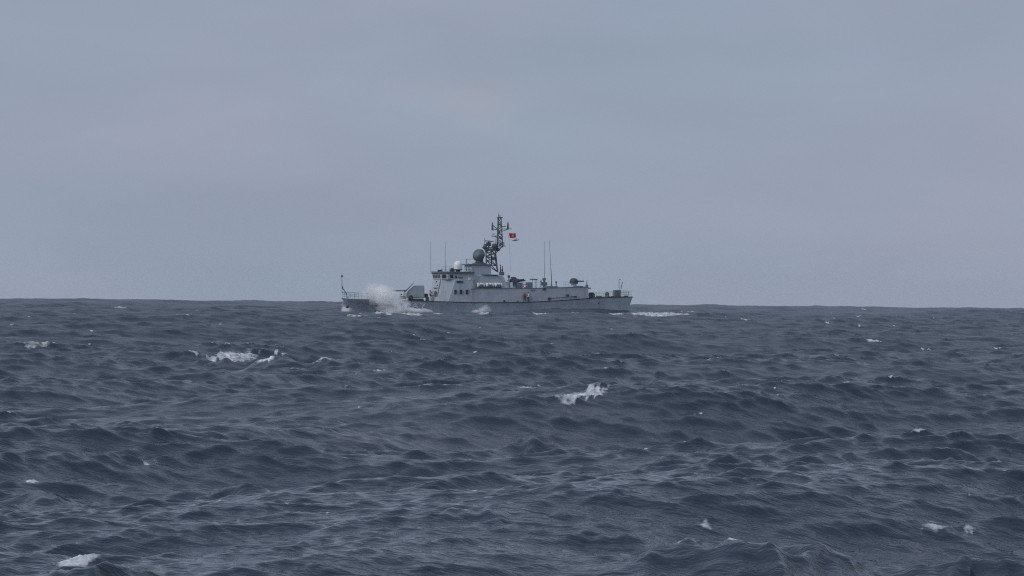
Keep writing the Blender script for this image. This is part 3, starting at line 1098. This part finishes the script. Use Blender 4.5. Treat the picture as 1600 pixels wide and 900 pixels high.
# yards with upright aerials
for (pts, r) in (([(778, 358, 0), (769, 359.5, 0)], .085), ([(778, 359, 0), (770, 352, 0)], .07), ([(783.5, 354.6, 0), (790.5, 353.3, 0)], .08), ([(784, 358, 0), (799, 357.5, 0)], .07),
                 ([(784, 361.5, 0), (793, 358.5, 0)], .06), ([(778, 369, 0), (768.3, 369, 0)], .085), ([(773, 365.8, 0), (768.2, 365.8, 0)], .07),
                 ([(777, 372, 0), (772.5, 369, 0)], .06), ([(778, 369, 0), (786, 369, 0)], .06)):
    MB().tube([P(*p) for p in pts], r, 6).build('yard_arm', 'mast', mast)
for (px, y0_, y1_) in ((769.4, 359.5, 346.5), (793.6, 358.6, 345.8)):
    a, b = P(px, y0_, 0), P(px, y1_, 0)
    L = b.z - a.z
    MB().lathe(a, (0, 0, 1), [(0, .16), (.15, .20), (L * .35, .17), (L * .7, .13), (L * .9, .07), (L, .02)], 8).build('pod_aerial', 'mast', mast, smooth=True)
MB().tube([P(780.2, 340, 0), P(780.0, 335.5, 0)], .05).build('mast_lamp', 'mast', mast)
# halyard
MB().tube([P(791, 358, 0), P(795.5, 373, 0.0), P(798, 425, 0.0)], 0.012, 4).build('halyard', 'mid', mast)

# --- whip aerials
for (x0_, y0_, x1_, y1_, v, r) in ((672.9, 426, 672.9, 377, 2.0, .032), (696, 425.5, 695.8, 377, -1.0, .036), (851, 440, 850.3, 376, 0.4, .04), (862, 444, 858.6, 376, -1.0, .045)):
    MB().tube([P(x0_, y0_, v), P((x0_ + x1_) / 2 - .2, (y0_ + y1_) / 2, v), P(x1_, y1_, v)], r, 6, r * .55).build('whip_aerial', 'mid', ship)
MB().tube([P(862, 444.5, -1), P(860.9, 420, -1)], .075, 6, .05).build('aerial_foot', 'dark', ship)
MB().tube([P(862.2, 449, -1), P(862, 444, -1)], .12, 8).build('aerial_foot', 'dark', ship)


# --- bow gun
def gun_main():
    g = bpy.data.objects.new('bow_gun', None)
    COL.objects.link(g)
    g.parent = ship
    v = 1.30
    near = [(634.6, 466.2), (634.2, 457.5), (637.5, 453.2), (645.5, 446.4), (648.5, 445.6), (662.5, 445.4), (663.8, 447.5), (664.2, 465.5)]
    n = [P(px, py, -0.95 if i in (0, 1, 2) else -v) for i, (px, py) in enumerate(near)]
    # broad cheeks, narrower nose and roof
    n = [Vector((p.x, -(1.35 if 0.3 < (p.z - n[0].z) < 1.7 else 1.12), p.z)) for p in n]
    lo = [(p.x, p.y, p.z) for p in n]
    hi = [(p.x, -p.y, p.z) for p in n]
    MB().loft(lo, hi).build('turret', 'house', g, bevel=.28)
    a, b = P(633, 454.4, 0), P(607.6, 454.2, 0)
    MB().tube([a, b], .105, 10, .085).build('barrel', 'dark', g, smooth=True)
    MB().tube([P(609.5, 454.2, 0), b], .15, 10).build('muzzle', 'dark', g)
    MB().tube([P(638, 454.4, 0), P(631.5, 454.4, 0)], .26, 10, .17).build('barrel_sleeve', 'dark', g)
    q = P(634.8, 457.5, 0)
    MB().box((q.x + .05, 0, q.z - .3), (.3, .5, 1.3), Matrix.Rotation(.45, 3, 'Y')).build('elevation_slot', 'dark', g)
    MB().tube([P(633.4, 455, -.5), P(646.2, 442.0, -.5)], .10, 8, .07).build('raised_lever', 'mid', g)
    c = P(649.5, 467, 0)
    MB().lathe((c.x, 0, deck_z(649) - .05), (0, 0, 1), [(0, 1.5), (.25, 1.5), (.27, 1.38), (.42, 1.38)], 24).build('turret_ring', 'dark', g)
    q = P(642, 464.5, -1.4)
    MB().lathe((q.x, -1.33, q.z), (0, -1, 0), [(0, .40), (.10, .40), (.14, .3)], 14).build('access_hatch', 'dark', g)
    q = P(666.5, 462, -.8)
    MB().box((q.x, -.6, q.z), (.5, .9, .75)).build('ready_box', 'dark', g, bevel=.08)


gun_main()
# breakwater in front of the gun
mb = MB()
mb.loft([P(612, 468, -2.6), P(634, 467.5, -.4), P(634.8, 467.5, -.4), P(613, 468, -2.6)], [P(612, 463.2, -2.6), P(634, 463.3, -.4), P(634.8, 463.3, -.4), P(613, 463.2, -2.6)])
mb.build('breakwater', 'mid', ship)
mb = MB()
mb.tube([P(615, 461.8, -1.5), P(632, 463.8, -.2)], .10, 6)
mb.tube([P(626, 460.4, -.8), P(628, 460.2, -.8)], .14, 6)
mb.build('anchor_windlass', 'dark', ship)


# --- rapid-fire mounts
def mount(px, base_py, sc, elev, v, name, dark):
    g = bpy.data.objects.new(name, None)
    COL.objects.link(g)
    g.parent = ship
    c = P(px, base_py, v)
    MB().lathe(c, (0, 0, 1), [(0, .55 * sc), (.5 * sc, .5 * sc), (.55 * sc, .75 * sc), (.62 * sc, .75 * sc)], 18).build('mount_base', 'house', g)
    pr = [(.0, .72), (.08, .80), (.35, .80), (.62, .76), (.85, .62), (.98, .42), (1.04, .1)]
    MB().lathe(c + Vector((0, 0, .60 * sc)), (0, 0, 1), [(a * sc, b * sc) for a, b in pr], 20).build('gun_shield', dark, g, smooth=True)
    d = Vector((math.cos(elev), 0, math.sin(elev)))
    o = c + Vector((.45 * sc, 0, 1.05 * sc))
    MB().tube([o, o + d * 1.55 * sc], .15 * sc, 10, .11 * sc).build('gun_barrels', 'dark', g, smooth=True)
    return c


mount(896.5, 448.4, .98, .03, 0.0, 'after_gun', 'dark')
c = mount(803, 449.5, 1.08, .10, -0.8, 'middle_gun', 'dark')
g = P(803.5, 438, -.8)
MB().loft([(g.x - .6, -1.6, g.z - .8), (g.x + .75, -1.6, g.z - .8), (g.x + .75, -.1, g.z - .8), (g.x - .6, -.1, g.z - .8)],
          [(g.x - .5, -1.4, g.z + .62), (g.x + .1, -1.4, g.z + .6), (g.x + .1, -.2, g.z + .6), (g.x - .5, -.2, g.z + .62)]).build('gun_housing', 'dark', ship, bevel=.1)
MB().tube([P(806, 436.8, -.8), P(812, 438.0, -.8), P(819, 436.6, -.8)], .26, 10, .13).build('gun_sleeve', 'dark', ship, smooth=True)
# optical sight ahead of it
sg = bpy.data.objects.new('gun_sight', None)
COL.objects.link(sg)
sg.parent = ship
q = P(795, 432, -1.2)
MB().tube([P(795.2, 450, -1.2), P(795, 433, -1.2)], .2, 10, .13).build('sight_post', 'house', sg)
MB().ball(q, (.24, .24, .27), 12, 8).build('sight_head', 'dark', sg, smooth=True)
MB().tube([(q.x - .35, q.y, q.z - .75), (q.x + .35, q.y, q.z - .75)], .06).build('sight_arm', 'dark', sg)
for (px, w, h, m_) in ((792.6, .55, 1.1, 'house'), (798.5, .45, 1.0, 'white')):
    q = P(px, 450, -1.9)
    MB().box((q.x, -1.9, q.z + h / 2), (w, .6, h)).build('locker', m_, ship, bevel=.05)

# --- fittings along the deckhouse roof
for (x0_, x1_, y0_, v, m_) in ((809, 817, 441.5, -2.4, 'mid'), (825, 832, 441, -2.2, 'mid'), (854, 872, 447.0, -2.6, 'mid'), (899, 911, 446.6, -2.5, 'mid')):
    a, b = P(x0_, y0_, v), P(x1_, y0_, v)
    zz = P(840, 450.2, v).z
    MB().loft([(a.x, v, zz), (b.x, v, zz), (b.x, v + 1.4, zz), (a.x, v + 1.4, zz)],
              [(a.x, v, a.z), (b.x, v, a.z), (b.x, v + 1.4, a.z), (a.x, v + 1.4, a.z)]).build('roof_locker', m_, ship, bevel=.05)
# raised frame
mb = MB()
a, b = P(830.5, 436.6, -1.6), P(839.4, 436.6, -1.6)
mb.box(((a.x + b.x) / 2, -1.2, a.z), (b.x - a.x, 1.2, .22))
fr = mb.build('frame_top', 'mid', ship)
for px in (832, 836, 838.5):
    for v in (-1.7, -.7):
        MB().tube([P(px, 449.5, v), P(px, 437, v)], .05, 6).build('frame_leg', 'house', fr)
# short aerial tower
mb = MB()
mb.tube([P(850.3, 449.5, .4), P(850.3, 437, .4)], .28, 8, .2)
mb.box(P(850.2, 436.2, .4), (.55, .5, .36))
mb.box(P(850, 443.6, .4), (1.0, .7, .6))
mb.tube([P(845.2, 449, -.4), P(845.2, 440, -.4)], .07, 6)
mb.ball(P(845.2, 439.3, -.4), .16, 10, 6)
mb.build('aerial_tower', 'mid', ship)
mb = MB()
mb.tube([P(869, 448.5, -2), P(869, 441, -2)], .08, 6)
mb.box(P(869, 440.8, -2), (.28, .25, .25))
mb.build('deck_lamp', 'dark', ship)
mb = MB()
mb.tube([P(917, 448.5, -2.8), P(917, 438, -2.8)], .08, 6, .06)
mb.box(P(917, 447, -2.8), (.4, .4, .5))
mb.build('stern_lamp_post', 'mid', ship)
MB().box(P(850.5, 451.8, -VS - .03), (.5, .14, .34)).build('side_lamp', 'dark', ship)
MB().box(P(832.5, 453, -VS - .03), (.8, .1, .12)).build('side_fitting', 'mid', ship)


def railing(name, pts, hgt, nposts, mat='mid', r=.024, rows=(.5, 1.0), parent=ship):
    mb_ = MB()
    pts = [Vector(p) for p in pts]
    for a, b in zip(pts[:-1], pts[1:]):
        for f in rows:
            mb_.tube([a + Vector((0, 0, hgt * f)), b + Vector((0, 0, hgt * f))], r * .8, 5)
    seg = [(b - a).length for a, b in zip(pts[:-1], pts[1:])]
    tot = sum(seg)
    for k in range(nposts):
        s = tot * k / (nposts - 1)
        i = 0
        while i < len(seg) - 1 and s > seg[i]:
            s -= seg[i]
            i += 1
        p = pts[i].lerp(pts[i + 1], min(1, s / seg[i]))
        mb_.tube([p, p + Vector((0, 0, hgt))], r, 5)
    return mb_.build(name, mat, parent)


# railings: roof, stern, bow
railing('railing', [P(808, 449.8, -3.8), P(858, 449, -3.8)], .95, 8, r=.018)
railing('railing', [P(880, 448.6, -2.2), P(888, 448.6, -2.2)], .95, 3, 'house', r=.035)
railing('railing', [P(928, 464.8, -3.9), P(953, 463.6, -3.8)], .95, 7, 'house', rows=(.35, .7, 1.0))
railing('railing', [P(953, 463.6, -3.8), P(986, 462.8, -3.7)], .95, 9, 'mid', rows=(.35, .7, 1.0))
railing('railing', [P(928, 464.8, 3.6), P(950, 463.6, 3.6)], .95, 7, 'house', rows=(.35, .7, 1.0))
e = P(986, 462.8, -3.7)
railing('railing', [e, (e.x, 3.7, e.z)], .95, 7, 'mid', rows=(.35, .7, 1.0))
railing('railing', [P(535.5, 465.8, 0), P(545, 466.2, -.95)], 1.05, 4, 'mid', rows=(.35, .7, 1.0), r=.03)
railing('railing', [P(545, 466.2, -.95), P(563, 467, -1.95), P(604, 468.4, -3.2)], 1.0, 7, 'mid', rows=(.5, 1.0), r=.03)
railing('railing', [P(535.5, 465.8, 0), P(560, 466.2, 1.7)], 1.0, 5, 'mid', rows=(.35, .7, 1.0), r=.025)
# side grab rail and fender line along the after hull
mb = MB()
mb.tube([P(858, 466.2, -VS - .16), P(880, 464.6, -VS - .16), P(901, 462.8, -VS - .14)], .06, 6)
mb.build('grab_rail', 'dark', ship)
for (px, py, w, h) in ((858, 466.8, .5, .5), (887, 461.2, .45, .35), (899, 463.6, .5, .25)):
    q = P(px, py, -VS - .08)
    MB().box(q, (w, .2, h)).build('side_fitting', 'dark', ship, bevel=.04)
MB().box(P(788, 470.4, -VS - .1), (.28, .2, .4)).build('side_fitting', 'dark', ship, bevel=.05)
MB().box(P(809, 470.8, -VS - .08), (.3, .16, .25)).build('side_fitting', 'mid', ship, bevel=.04)

# --- quarterdeck gear
c = P(924.6, 461.5, -2.6)
mb = MB()
mb.lathe((c.x, -2.9, c.z), (0, 1, 0), [(0, .55), (.06, .55), (.08, .4), (.8, .4), (.82, .55), (.88, .55)], 18)
mb.build('hose_reel', 'dark', ship)
q = P(936, 464.3, -3.0)
MB().box((q.x, -3.0, q.z + .05), (.9, .8, .28)).build('deck_hatch', 'dark', ship, bevel=.05)
q = P(948.6, 461, -2.5)
cap = MB()
cap.ball((q.x, -2.5, q.z + .15), (.38, .36, .46), 14, 8)
cp = cap.build('capstan', 'dark', ship, smooth=True)
MB().lathe((q.x, -2.5, q.z - .45), (0, 0, 1), [(0, .5), (.25, .48), (.28, .35), (.4, .35)], 14).build('capstan_base', 'mid', cp)
q = P(964.3, 458, -2.0)
lk = MB().box((q.x, -1.9, q.z), (1.1, 1.2, 1.12)).build('stern_locker', 'mid', ship, bevel=.05)
q2 = P(964.3, 463.6, -2.0)
MB().box((q2.x, -1.9, q2.z - .02), (1.25, 1.3, .2)).build('locker_plinth', 'dark', lk)
q = P(978, 463, -2.6)
MB().box((q.x, -2.6, q.z), (.7, .5, .28)).build('mooring_bollard', 'dark', ship, bevel=.08)
q = P(957.5, 463.4, -2.6)
MB().box((q.x, -2.6, q.z), (.5, .4, .22)).build('mooring_bollard', 'dark', ship, bevel=.08)
mb = MB()
mb.tube([P(967.5, 453, -1.2), P(967.2, 437, -1.2)], .05, 6)
mb.tube([P(967.2, 437.4, -1.2), P(969.6, 436, -1.2)], .07, 6)
mb.tube([P(970, 452, -1.2), P(972.5, 440.5, -1.2)], .065, 6)
mb.build('ensign_staff', 'mid', ship)
# jackstaff and stay at the bow
mb = MB()
mb.tube([P(541, 458.5, 0), P(535.4, 450, 0), P(534.4, 446, 0)], .075, 6)
mb.tube([P(534.6, 458, 0), P(534.2, 428.5, 0)], .05, 6)
mb.tube([P(541, 458.5, 0), P(543, 466, 0)], .06, 6)
mb.box(P(534.4, 431.6, 0), (.25, .2, .34))
mb.build('jackstaff', 'dark', ship)

# --- life raft canisters in their cradles
grp = 'life raft canisters along the ship side'
labs = ['white life raft canister nearest the bow, in its dark cradle on the ship side',
        'middle one of the three white life raft canisters on the ship side',
        'white life raft canister nearest the stern and the gun, in its dark cradle']
for i, px in enumerate((751.2, 765, 778.4)):
    c = P(px, 445.6, -3.55)
    rt = empty('life_raft_canister', at_ship(c))
    tag(rt, labs[i], 'life raft', grp)
    R_ = .43
    L = .72
    MB().lathe((-L, 0, 0), (1, 0, 0), [(0, .18), (.03, .33), (.10, .41), (.18, R_), (2 * L - .18, R_), (2 * L - .10, .41), (2 * L - .03, .33), (2 * L, .18)], 20).build('canister_shell', 'white', rt, smooth=True)
    for dx in (-.32, .32):
        MB().torus((dx, 0, 0), R_ + .012, .035, (1, 0, 0), 22, 6).build('strap', 'dark', rt)
    MB().box((0, -R_ - .02, -.03), (.58, .10, .34)).build('label_plate', 'mid', rt, bevel=.02)
    mb = MB()
    zlo = ztop - c.z + .03
    for dx in (-.38, .38):
        mb.loft([(dx - .07, -.45, zlo), (dx + .07, -.45, zlo), (dx + .07, .45, zlo), (dx - .07, .45, zlo)],
                [(dx - .07, -.47, -.22), (dx + .07, -.47, -.22), (dx + .07, .47, -.22), (dx - .07, .47, -.22)])
    mb.box((0, -.42, zlo + .1), (1.25, .1, .22))
    mb.build('cradle', 'dark', rt)


# --- life rings
def ring_buoy(p, nrm, R_, lab):
    rt = empty('life_ring', at_ship(p))
    tag(rt, lab, 'life ring', 'life rings on the ship')
    for k in range(4):
        a0 = k * math.pi / 2 + .2
        MB().torus((0, 0, 0), R_, R_ * .27, nrm, 10, 8, a0, a0 + math.pi / 2 - .34).build('ring_segment', 'ring', rt, smooth=True)
        MB().torus((0, 0, 0), R_, R_ * .285, nrm, 4, 8, a0 + math.pi / 2 - .34, a0 + math.pi / 2).build('ring_band', 'white', rt, smooth=True)
    return rt


ring_buoy((xfz(Z(462)) - .17, 1.75, Z(458.6)), (1, -.25, 0), .44, 'red and white life ring hung on the front of the bridge house')
q = P(820, 446.4, -3.9)
ring_buoy((q.x, -3.92, q.z), (0, 1, 0), .30, 'red life ring hung on the roof rail above the two sailors')


# --- flags on the halyard
def cloth(name, corners, nx, ny, amp, mat, pole_gain=True):
    a, b, c_, d_ = (Vector(p) for p in corners)          # top hoist, top fly, bottom fly, bottom hoist
    vs, fs = [], []
    for j in range(ny + 1):
        for i in range(nx + 1):
            s, t = i / nx, j / ny
            p = a.lerp(b, s).lerp(d_.lerp(c_, s), t)
            w = amp * (s ** .7) * math.sin(7.5 * s + 1.2 * t)
            vs.append(p + Vector((0, w, .25 * w)))
    for j in range(ny):
        for i in range(nx):
            k = j * (nx + 1) + i
            fs.append((k, k + 1, k + nx + 2, k + nx + 1))
    me = bpy.data.meshes.new(name)
    me.from_pydata([tuple(v) for v in vs], [], fs)
    me.polygons.foreach_set('use_smooth', [True] * len(fs))
    me.materials.append(MAT[mat])
    o = bpy.data.objects.new(name, me)
    COL.objects.link(o)
    so = o.modifiers.new('thick', 'SOLIDIFY')
    so.thickness = .02
    return o, vs


q = P(795.2, 364.2, 0)
rt = empty('national_flag', at_ship(q))
tag(rt, 'red flag with a yellow star flying from the mast halyard', 'flag')
cor = [P(795.2, 364.2, 0) - q, P(806.0, 364.6, 0) - q, P(806.3, 371.4, 0) - q, P(796.4, 372.0, 0) - q]
o, _ = cloth('flag_cloth', cor, 22, 10, .10, 'flagred')
o.parent = rt
cx, cz = (cor[0].x + cor[1].x) / 2 + .06, (cor[0].z + cor[3].z) / 2
for sgn in (-1, 1):
    vs = [(cx, sgn * .10, cz)]
    for k in range(10):
        a = math.pi / 2 + k * math.pi / 5
        r_ = .30 if k % 2 == 0 else .125
        vs.append((cx + r_ * math.cos(a), sgn * .10, cz + r_ * math.sin(a)))
    lo = [Vector(v) for v in vs[1:]]
    MB().loft(lo, [v + Vector((0, .012 * sgn, 0)) for v in lo]).build('star', 'yellow', rt)
q = P(800.3, 376.4, 0)
rt = empty('signal_pennant', at_ship(q))
tag(rt, 'small blue and white pennant flying just below the red flag', 'flag')
cor = [P(800.2, 375.9, 0) - q, P(810.6, 374.2, 0) - q, P(811.0, 375.4, 0) - q, P(800.4, 377.0, 0) - q]
o, _ = cloth('blue_cloth', cor, 16, 4, .07, 'blue')
o.parent = rt
cor2 = [P(803.0, 372.6, 0) - q, P(807.4, 372.2, 0) - q, P(808.0, 374.4, 0) - q, P(803.4, 375.2, 0) - q]
o, _ = cloth('upper_cloth', cor2, 10, 4, .06, 'shirt')
o.parent = rt


# --- sailors
def person(p, yaw, lab, top, legs, vest=None, arms=0.2, lean=0.0, hat='hair', stride=.12):
    rt = empty('person', at_ship(p) @ Matrix.Rotation(yaw, 4, 'Z'))
    tag(rt, lab, 'person', 'sailors on the ship')
    J = [((0, 0, .98), .13), ((0, 0, 1.15), .125), ((lean * .5, 0, 1.36), .15), ((lean * .8, 0, 1.50), .07), ((lean, 0, 1.56), .062)]
    E = [(0, 1), (1, 2), (2, 3), (3, 4)]

    def limb(start, pts):
        k = start
        for (q_, r_) in pts:
            J.append((q_, r_))
            E.append((k, len(J) - 1))
            k = len(J) - 1
    for s in (-1, 1):
        limb(0, [((0, s * .11, .90), .105), ((stride * s * .5 + .04, s * .12, .50), .072), ((stride * s, s * .13, .10), .05), ((stride * s + .14, s * .14, .045), .042)])
        limb(2, [((lean * .6, s * .20, 1.40), .065), ((lean * .5 - .05 + arms * .2, s * .26, 1.12), .05), ((lean * .5 + arms, s * .24, .90), .038),
                 ((lean * .5 + arms * 1.2, s * .235, .81), .036)])
    me = bpy.data.meshes.new('body')
    me.from_pydata([j[0] for j in J], E, [])
    o = bpy.data.objects.new('body', me)
    COL.objects.link(o)
    o.parent = rt
    sk = o.modifiers.new('skin', 'SKIN')
    for i, j in enumerate(J):
        me.skin_vertices[0].data[i].radius = (j[1], j[1])
    me.skin_vertices[0].data[0].use_root = True
    sk.use_smooth_shade = True
    su = o.modifiers.new('sub', 'SUBSURF')
    su.levels = su.render_levels = 1
    # cloth below, skin at the neck and hands: one procedural material split by height
    m, t, b = new_mat('sailor_clothing')
    g_ = nd(t, 'ShaderNodeTexCoord')
    sp = nd(t, 'ShaderNodeSeparateXYZ')
    t.links.new(g_.outputs['Object'], sp.inputs[0])
    isleg = mth(t, 'LESS_THAN', sp.outputs[2], .93)
    far = mth(t, 'GREATER_THAN', mth(t, 'ABSOLUTE', sp.outputs[1]), .185)
    hand = mth(t, 'MULTIPLY', far, mth(t, 'LESS_THAN', sp.outputs[2], .93))
    neck = mth(t, 'GREATER_THAN', sp.outputs[2], 1.50)
    c_ = mix(t, isleg, top, legs)
    c_ = mix(t, mth(t, 'MAXIMUM', hand, neck), c_, (.40, .26, .20))
    t.links.new(c_, b.inputs['Base Color'])
    b.inputs['Roughness'].default_value = .85
    me.materials.append(m)
    hd = MB().ball((lean + .01, 0, 1.66), (.095, .078, .122), 14, 10).ball((lean + .11, 0, 1.65), (.022, .014, .02), 8, 5).build('head', 'skin', rt, smooth=True)
    for s in (-1, 1):
        MB().ball((lean + .088, s * .033, 1.675), .012, 8, 5).build('eye', 'hair', hd)
        MB().ball((lean, s * .08, 1.655), (.02, .012, .032), 8, 5).build('ear', 'skin', hd)
    MB().ball((lean - .015, 0, 1.695), (.108, .092, .105), 14, 8).build('cap', hat, rt, smooth=True)
    if vest:
        mb_ = MB()
        for s in (-1, 1):
            mb_.loft([(lean * .3 + .10, s * .02, 1.02), (lean * .3 + .10, s * .2, 1.02), (lean * .3 + .19, s * .18, 1.02), (lean * .3 + .19, s * .03, 1.02)],
                     [(lean * .6 + .11, s * .03, 1.46), (lean * .6 + .11, s * .19, 1.46), (lean * .6 + .17, s * .17, 1.46), (lean * .6 + .17, s * .05, 1.46)])
            mb_.loft([(-.16, s * .17, 1.02), (.15, s * .17, 1.02), (.15, s * .215, 1.02), (-.16, s * .215, 1.02)],
                     [(-.12, s * .16, 1.42), (.12, s * .16, 1.42), (.12, s * .20, 1.42), (-.12, s * .20, 1.42)])
        mb_.loft([(-.20, -.20, 1.02), (-.12, -.20, 1.02), (-.12, .20, 1.02), (-.20, .20, 1.02)],
                 [(-.18 + lean * .5, -.18, 1.48), (-.10 + lean * .5, -.18, 1.48), (-.10 + lean * .5, .18, 1.48), (-.18 + lean * .5, .18, 1.48)])
        mb_.build('life_jacket', vest, rt, bevel=.02)
    return rt


RED, NAVY, WHT = (.33, .055, .085), (.035, .04, .06), (.70, .70, .72)
q = P(819.6, 471.4, -VS - .22)
person((q.x, -VS - .24, deck_z(819) + .02), math.radians(-95), 'sailor in a red jacket standing upright on the side deck against the grey deckhouse', RED, NAVY, 'jacket', .08, 0)
q = P(826.2, 471.4, -VS - .22)
person((q.x, -VS - .24, deck_z(826) - .02), math.radians(175), 'sailor in white leaning forward behind the red-jacketed sailor on the side deck', WHT, NAVY, None, .30, .16)
zz = zah + .16
q = P(783.8, 427, -2.3)
MB().box((q.x, -2.3, zah + .35), (.9, .5, .6)).build('deck_locker', 'mid', ship, bevel=.04)
q = P(781.8, 429, -1.6)
person((q.x, -1.6, zz), math.radians(-20), 'sailor in a dull red jacket standing on the roof at the mast foot', (.20, .07, .09), NAVY, None, .2, 0)
q = P(786.2, 429, -1.0)
person((q.x - .1, -.9, zz - .25), math.radians(160), 'sailor in dark clothes nearest the stern beside the mast foot', (.10, .06, .09), NAVY, None, .25, .05)

# ------------------------------------------------------------------ spray and wash


def spray(name, lab, blobs, dens, scale, seed, pad=1.18):
    """A cloud of water drops: lumpy closed hull round the blobs, filled with an uneven volume.
    blobs: centre (ship coordinates), radii, weight."""
    c0 = sum((Vector(b[0]) for b in blobs), Vector()) / len(blobs)
    import bmesh
    bm = bmesh.new()
    for (c, r, w) in blobs:
        mat = Matrix.Translation(Vector(c) - c0) @ Matrix.Diagonal((r[0] * pad, r[1] * pad, r[2] * pad, 1))
        bmesh.ops.create_icosphere(bm, subdivisions=3, radius=1.0, matrix=mat)
    me = bpy.data.meshes.new(name)
    bm.to_mesh(me)
    bm.free()
    o = bpy.data.objects.new(name, me)
    COL.objects.link(o)
    o.matrix_world = at_ship(c0)
    rm = o.modifiers.new('weld', 'REMESH')
    rm.mode = 'VOXEL'
    rm.voxel_size = .22
    m = bpy.data.materials.new(name + '_drops')
    m.use_nodes = True
    t = m.node_tree
    t.nodes.remove(t.nodes['Principled BSDF'])
    tc_ = nd(t, 'ShaderNodeTexCoord')
    vec = tc_.outputs['Object']
    # wind-torn warp of the blob field
    wn = nd(t, 'ShaderNodeTexNoise')
    wn.inputs['Scale'].default_value = .55
    wn.inputs['Detail'].default_value = 3
    t.links.new(mapping(t, vec, (1, 1, 1), (seed, seed * 2, 0)), wn.inputs['Vector'])
    sub = nd(t, 'ShaderNodeVectorMath', operation='SUBTRACT')
    t.links.new(wn.outputs['Color'], sub.inputs[0])
    sub.inputs[1].default_value = (.5, .5, .5)
    scl = nd(t, 'ShaderNodeVectorMath', operation='SCALE')
    t.links.new(sub.outputs[0], scl.inputs[0])
    scl.inputs[3].default_value = 1.7
    addv = nd(t, 'ShaderNodeVectorMath', operation='ADD')
    t.links.new(vec, addv.inputs[0])
    t.links.new(scl.outputs[0], addv.inputs[1])
    tot = None
    for (c, r, w) in blobs:
        cc = Vector(c) - c0
        sb = nd(t, 'ShaderNodeVectorMath', operation='SUBTRACT')
        t.links.new(addv.outputs[0], sb.inputs[0])
        sb.inputs[1].default_value = cc
        dv = nd(t, 'ShaderNodeVectorMath', operation='DIVIDE')
        t.links.new(sb.outputs[0], dv.inputs[0])
        dv.inputs[1].default_value = r
        ln = nd(t, 'ShaderNodeVectorMath', operation='LENGTH')
        t.links.new(dv.outputs[0], ln.inputs[0])
        f = mth(t, 'SUBTRACT', 1.0, ln.outputs['Value'], clamp=True)
        f = mth(t, 'MULTIPLY', mth(t, 'POWER', f, 1.3), w)
        tot = f if tot is None else mth(t, 'ADD', tot, f)
    n1 = noise(t, mapping(t, vec, (0.55, 1, 1), (seed * 3, 1, seed), (0, -0.5, 0)), scale * 1.25, 5, .62, .8)
    n1 = mth(t, 'MULTIPLY', mth(t, 'SUBTRACT', n1, .38), 3.6, clamp=True)
    dn = mth(t, 'MULTIPLY', mth(t, 'MULTIPLY', tot, n1), dens)
    vs_ = nd(t, 'ShaderNodeVolumeScatter')
    vs_.inputs['Color'].default_value = (1, 1, 1, 1)
    vs_.inputs['Anisotropy'].default_value = .1
    t.links.new(dn, vs_.inputs['Density'])
    t.links.new(vs_.outputs[0], t.nodes['Material Output'].inputs['Volume'])
    me.materials.append(m)
    tag(o, lab, 'spray', None, 'stuff')
    return o


def S(px, py, v):
    return P(px, py, v)


b = []
for (px, py, v, rx, ry, rz, w) in (
        (585, 455, -4.0, 2.4, 1.6, 1.9, .42), (599, 460, -4.4, 2.6, 1.8, 1.9, .62), (616, 469, -4.7, 2.6, 1.6, 1.3, .5), (575, 459, -3.6, 1.7, 1.3, 1.3, .4),
        (605, 470, -4.8, 2.8, 1.8, 2.2, 1.2), (620, 479, -5.2, 2.8, 1.6, 1.6, 1.6), (640, 486, -5.2, 3.0, 1.5, .72, 1.5),
        (660, 488, -5.2, 2.6, 1.4, .55, 1.3), (590, 470, -4.2, 1.7, 1.4, 1.7, .6), (612, 486, -5.0, 2.4, 1.6, 1.0, 1.3)):
    b.append((tuple(P(px, py, v)), (rx, ry, rz), w))
spray('bow_spray', 'white cloud of spray thrown up from the bow over the foredeck', b, 11.0, .85, 1.7)
b = []
for (px, py, v, rx, ry, rz, w) in ((540, 486, .8, .9, 1.2, 1.0, 1.6), (546, 488, .6, 1.5, 1.2, .8, 2.0), (536.5, 479, 1.0, .45, .9, 1.1, .9)):
    b.append((tuple(P(px, py, v)), (rx, ry, rz), w))
spray('stem_splash', 'white splash behind the stem at the waterline', b, 8.0, 1.4, 4.1)
b = []
for (px, py, v, rx, ry, rz, w) in ((751, 486, -5.2, 1.3, .9, .75, 1.2), (759, 484.5, -5.2, 1.7, .9, .8, .7), (744, 488, -5.2, 1.4, .9, .5, 1.2)):
    b.append((tuple(P(px, py, v)), (rx, ry, rz), w))
spray('side_splash', 'small white splash against the hull below the life rafts', b, 6.0, 1.3, 7.7)

# ------------------------------------------------------------------ the air between camera and horizon
mb = MB()
mb.box((0, 0, (19.5 - 14.5) / 2), (6400, 6400, 34.0))
hz = bpy.data.materials.new('sea_air')
hz.use_nodes = True
t = hz.node_tree
t.nodes.remove(t.nodes['Principled BSDF'])
pv = nd(t, 'ShaderNodeVolumePrincipled')
pv.inputs['Color'].default_value = (0.90, 0.94, 1.0, 1)
pv.inputs['Density'].default_value = 0.00005
t.links.new(pv.outputs[0], t.nodes['Material Output'].inputs['Volume'])
o = mb.build('haze', hz)
o['kind'] = 'stuff'

SC.render.resolution_x, SC.render.resolution_y = 1024, 576
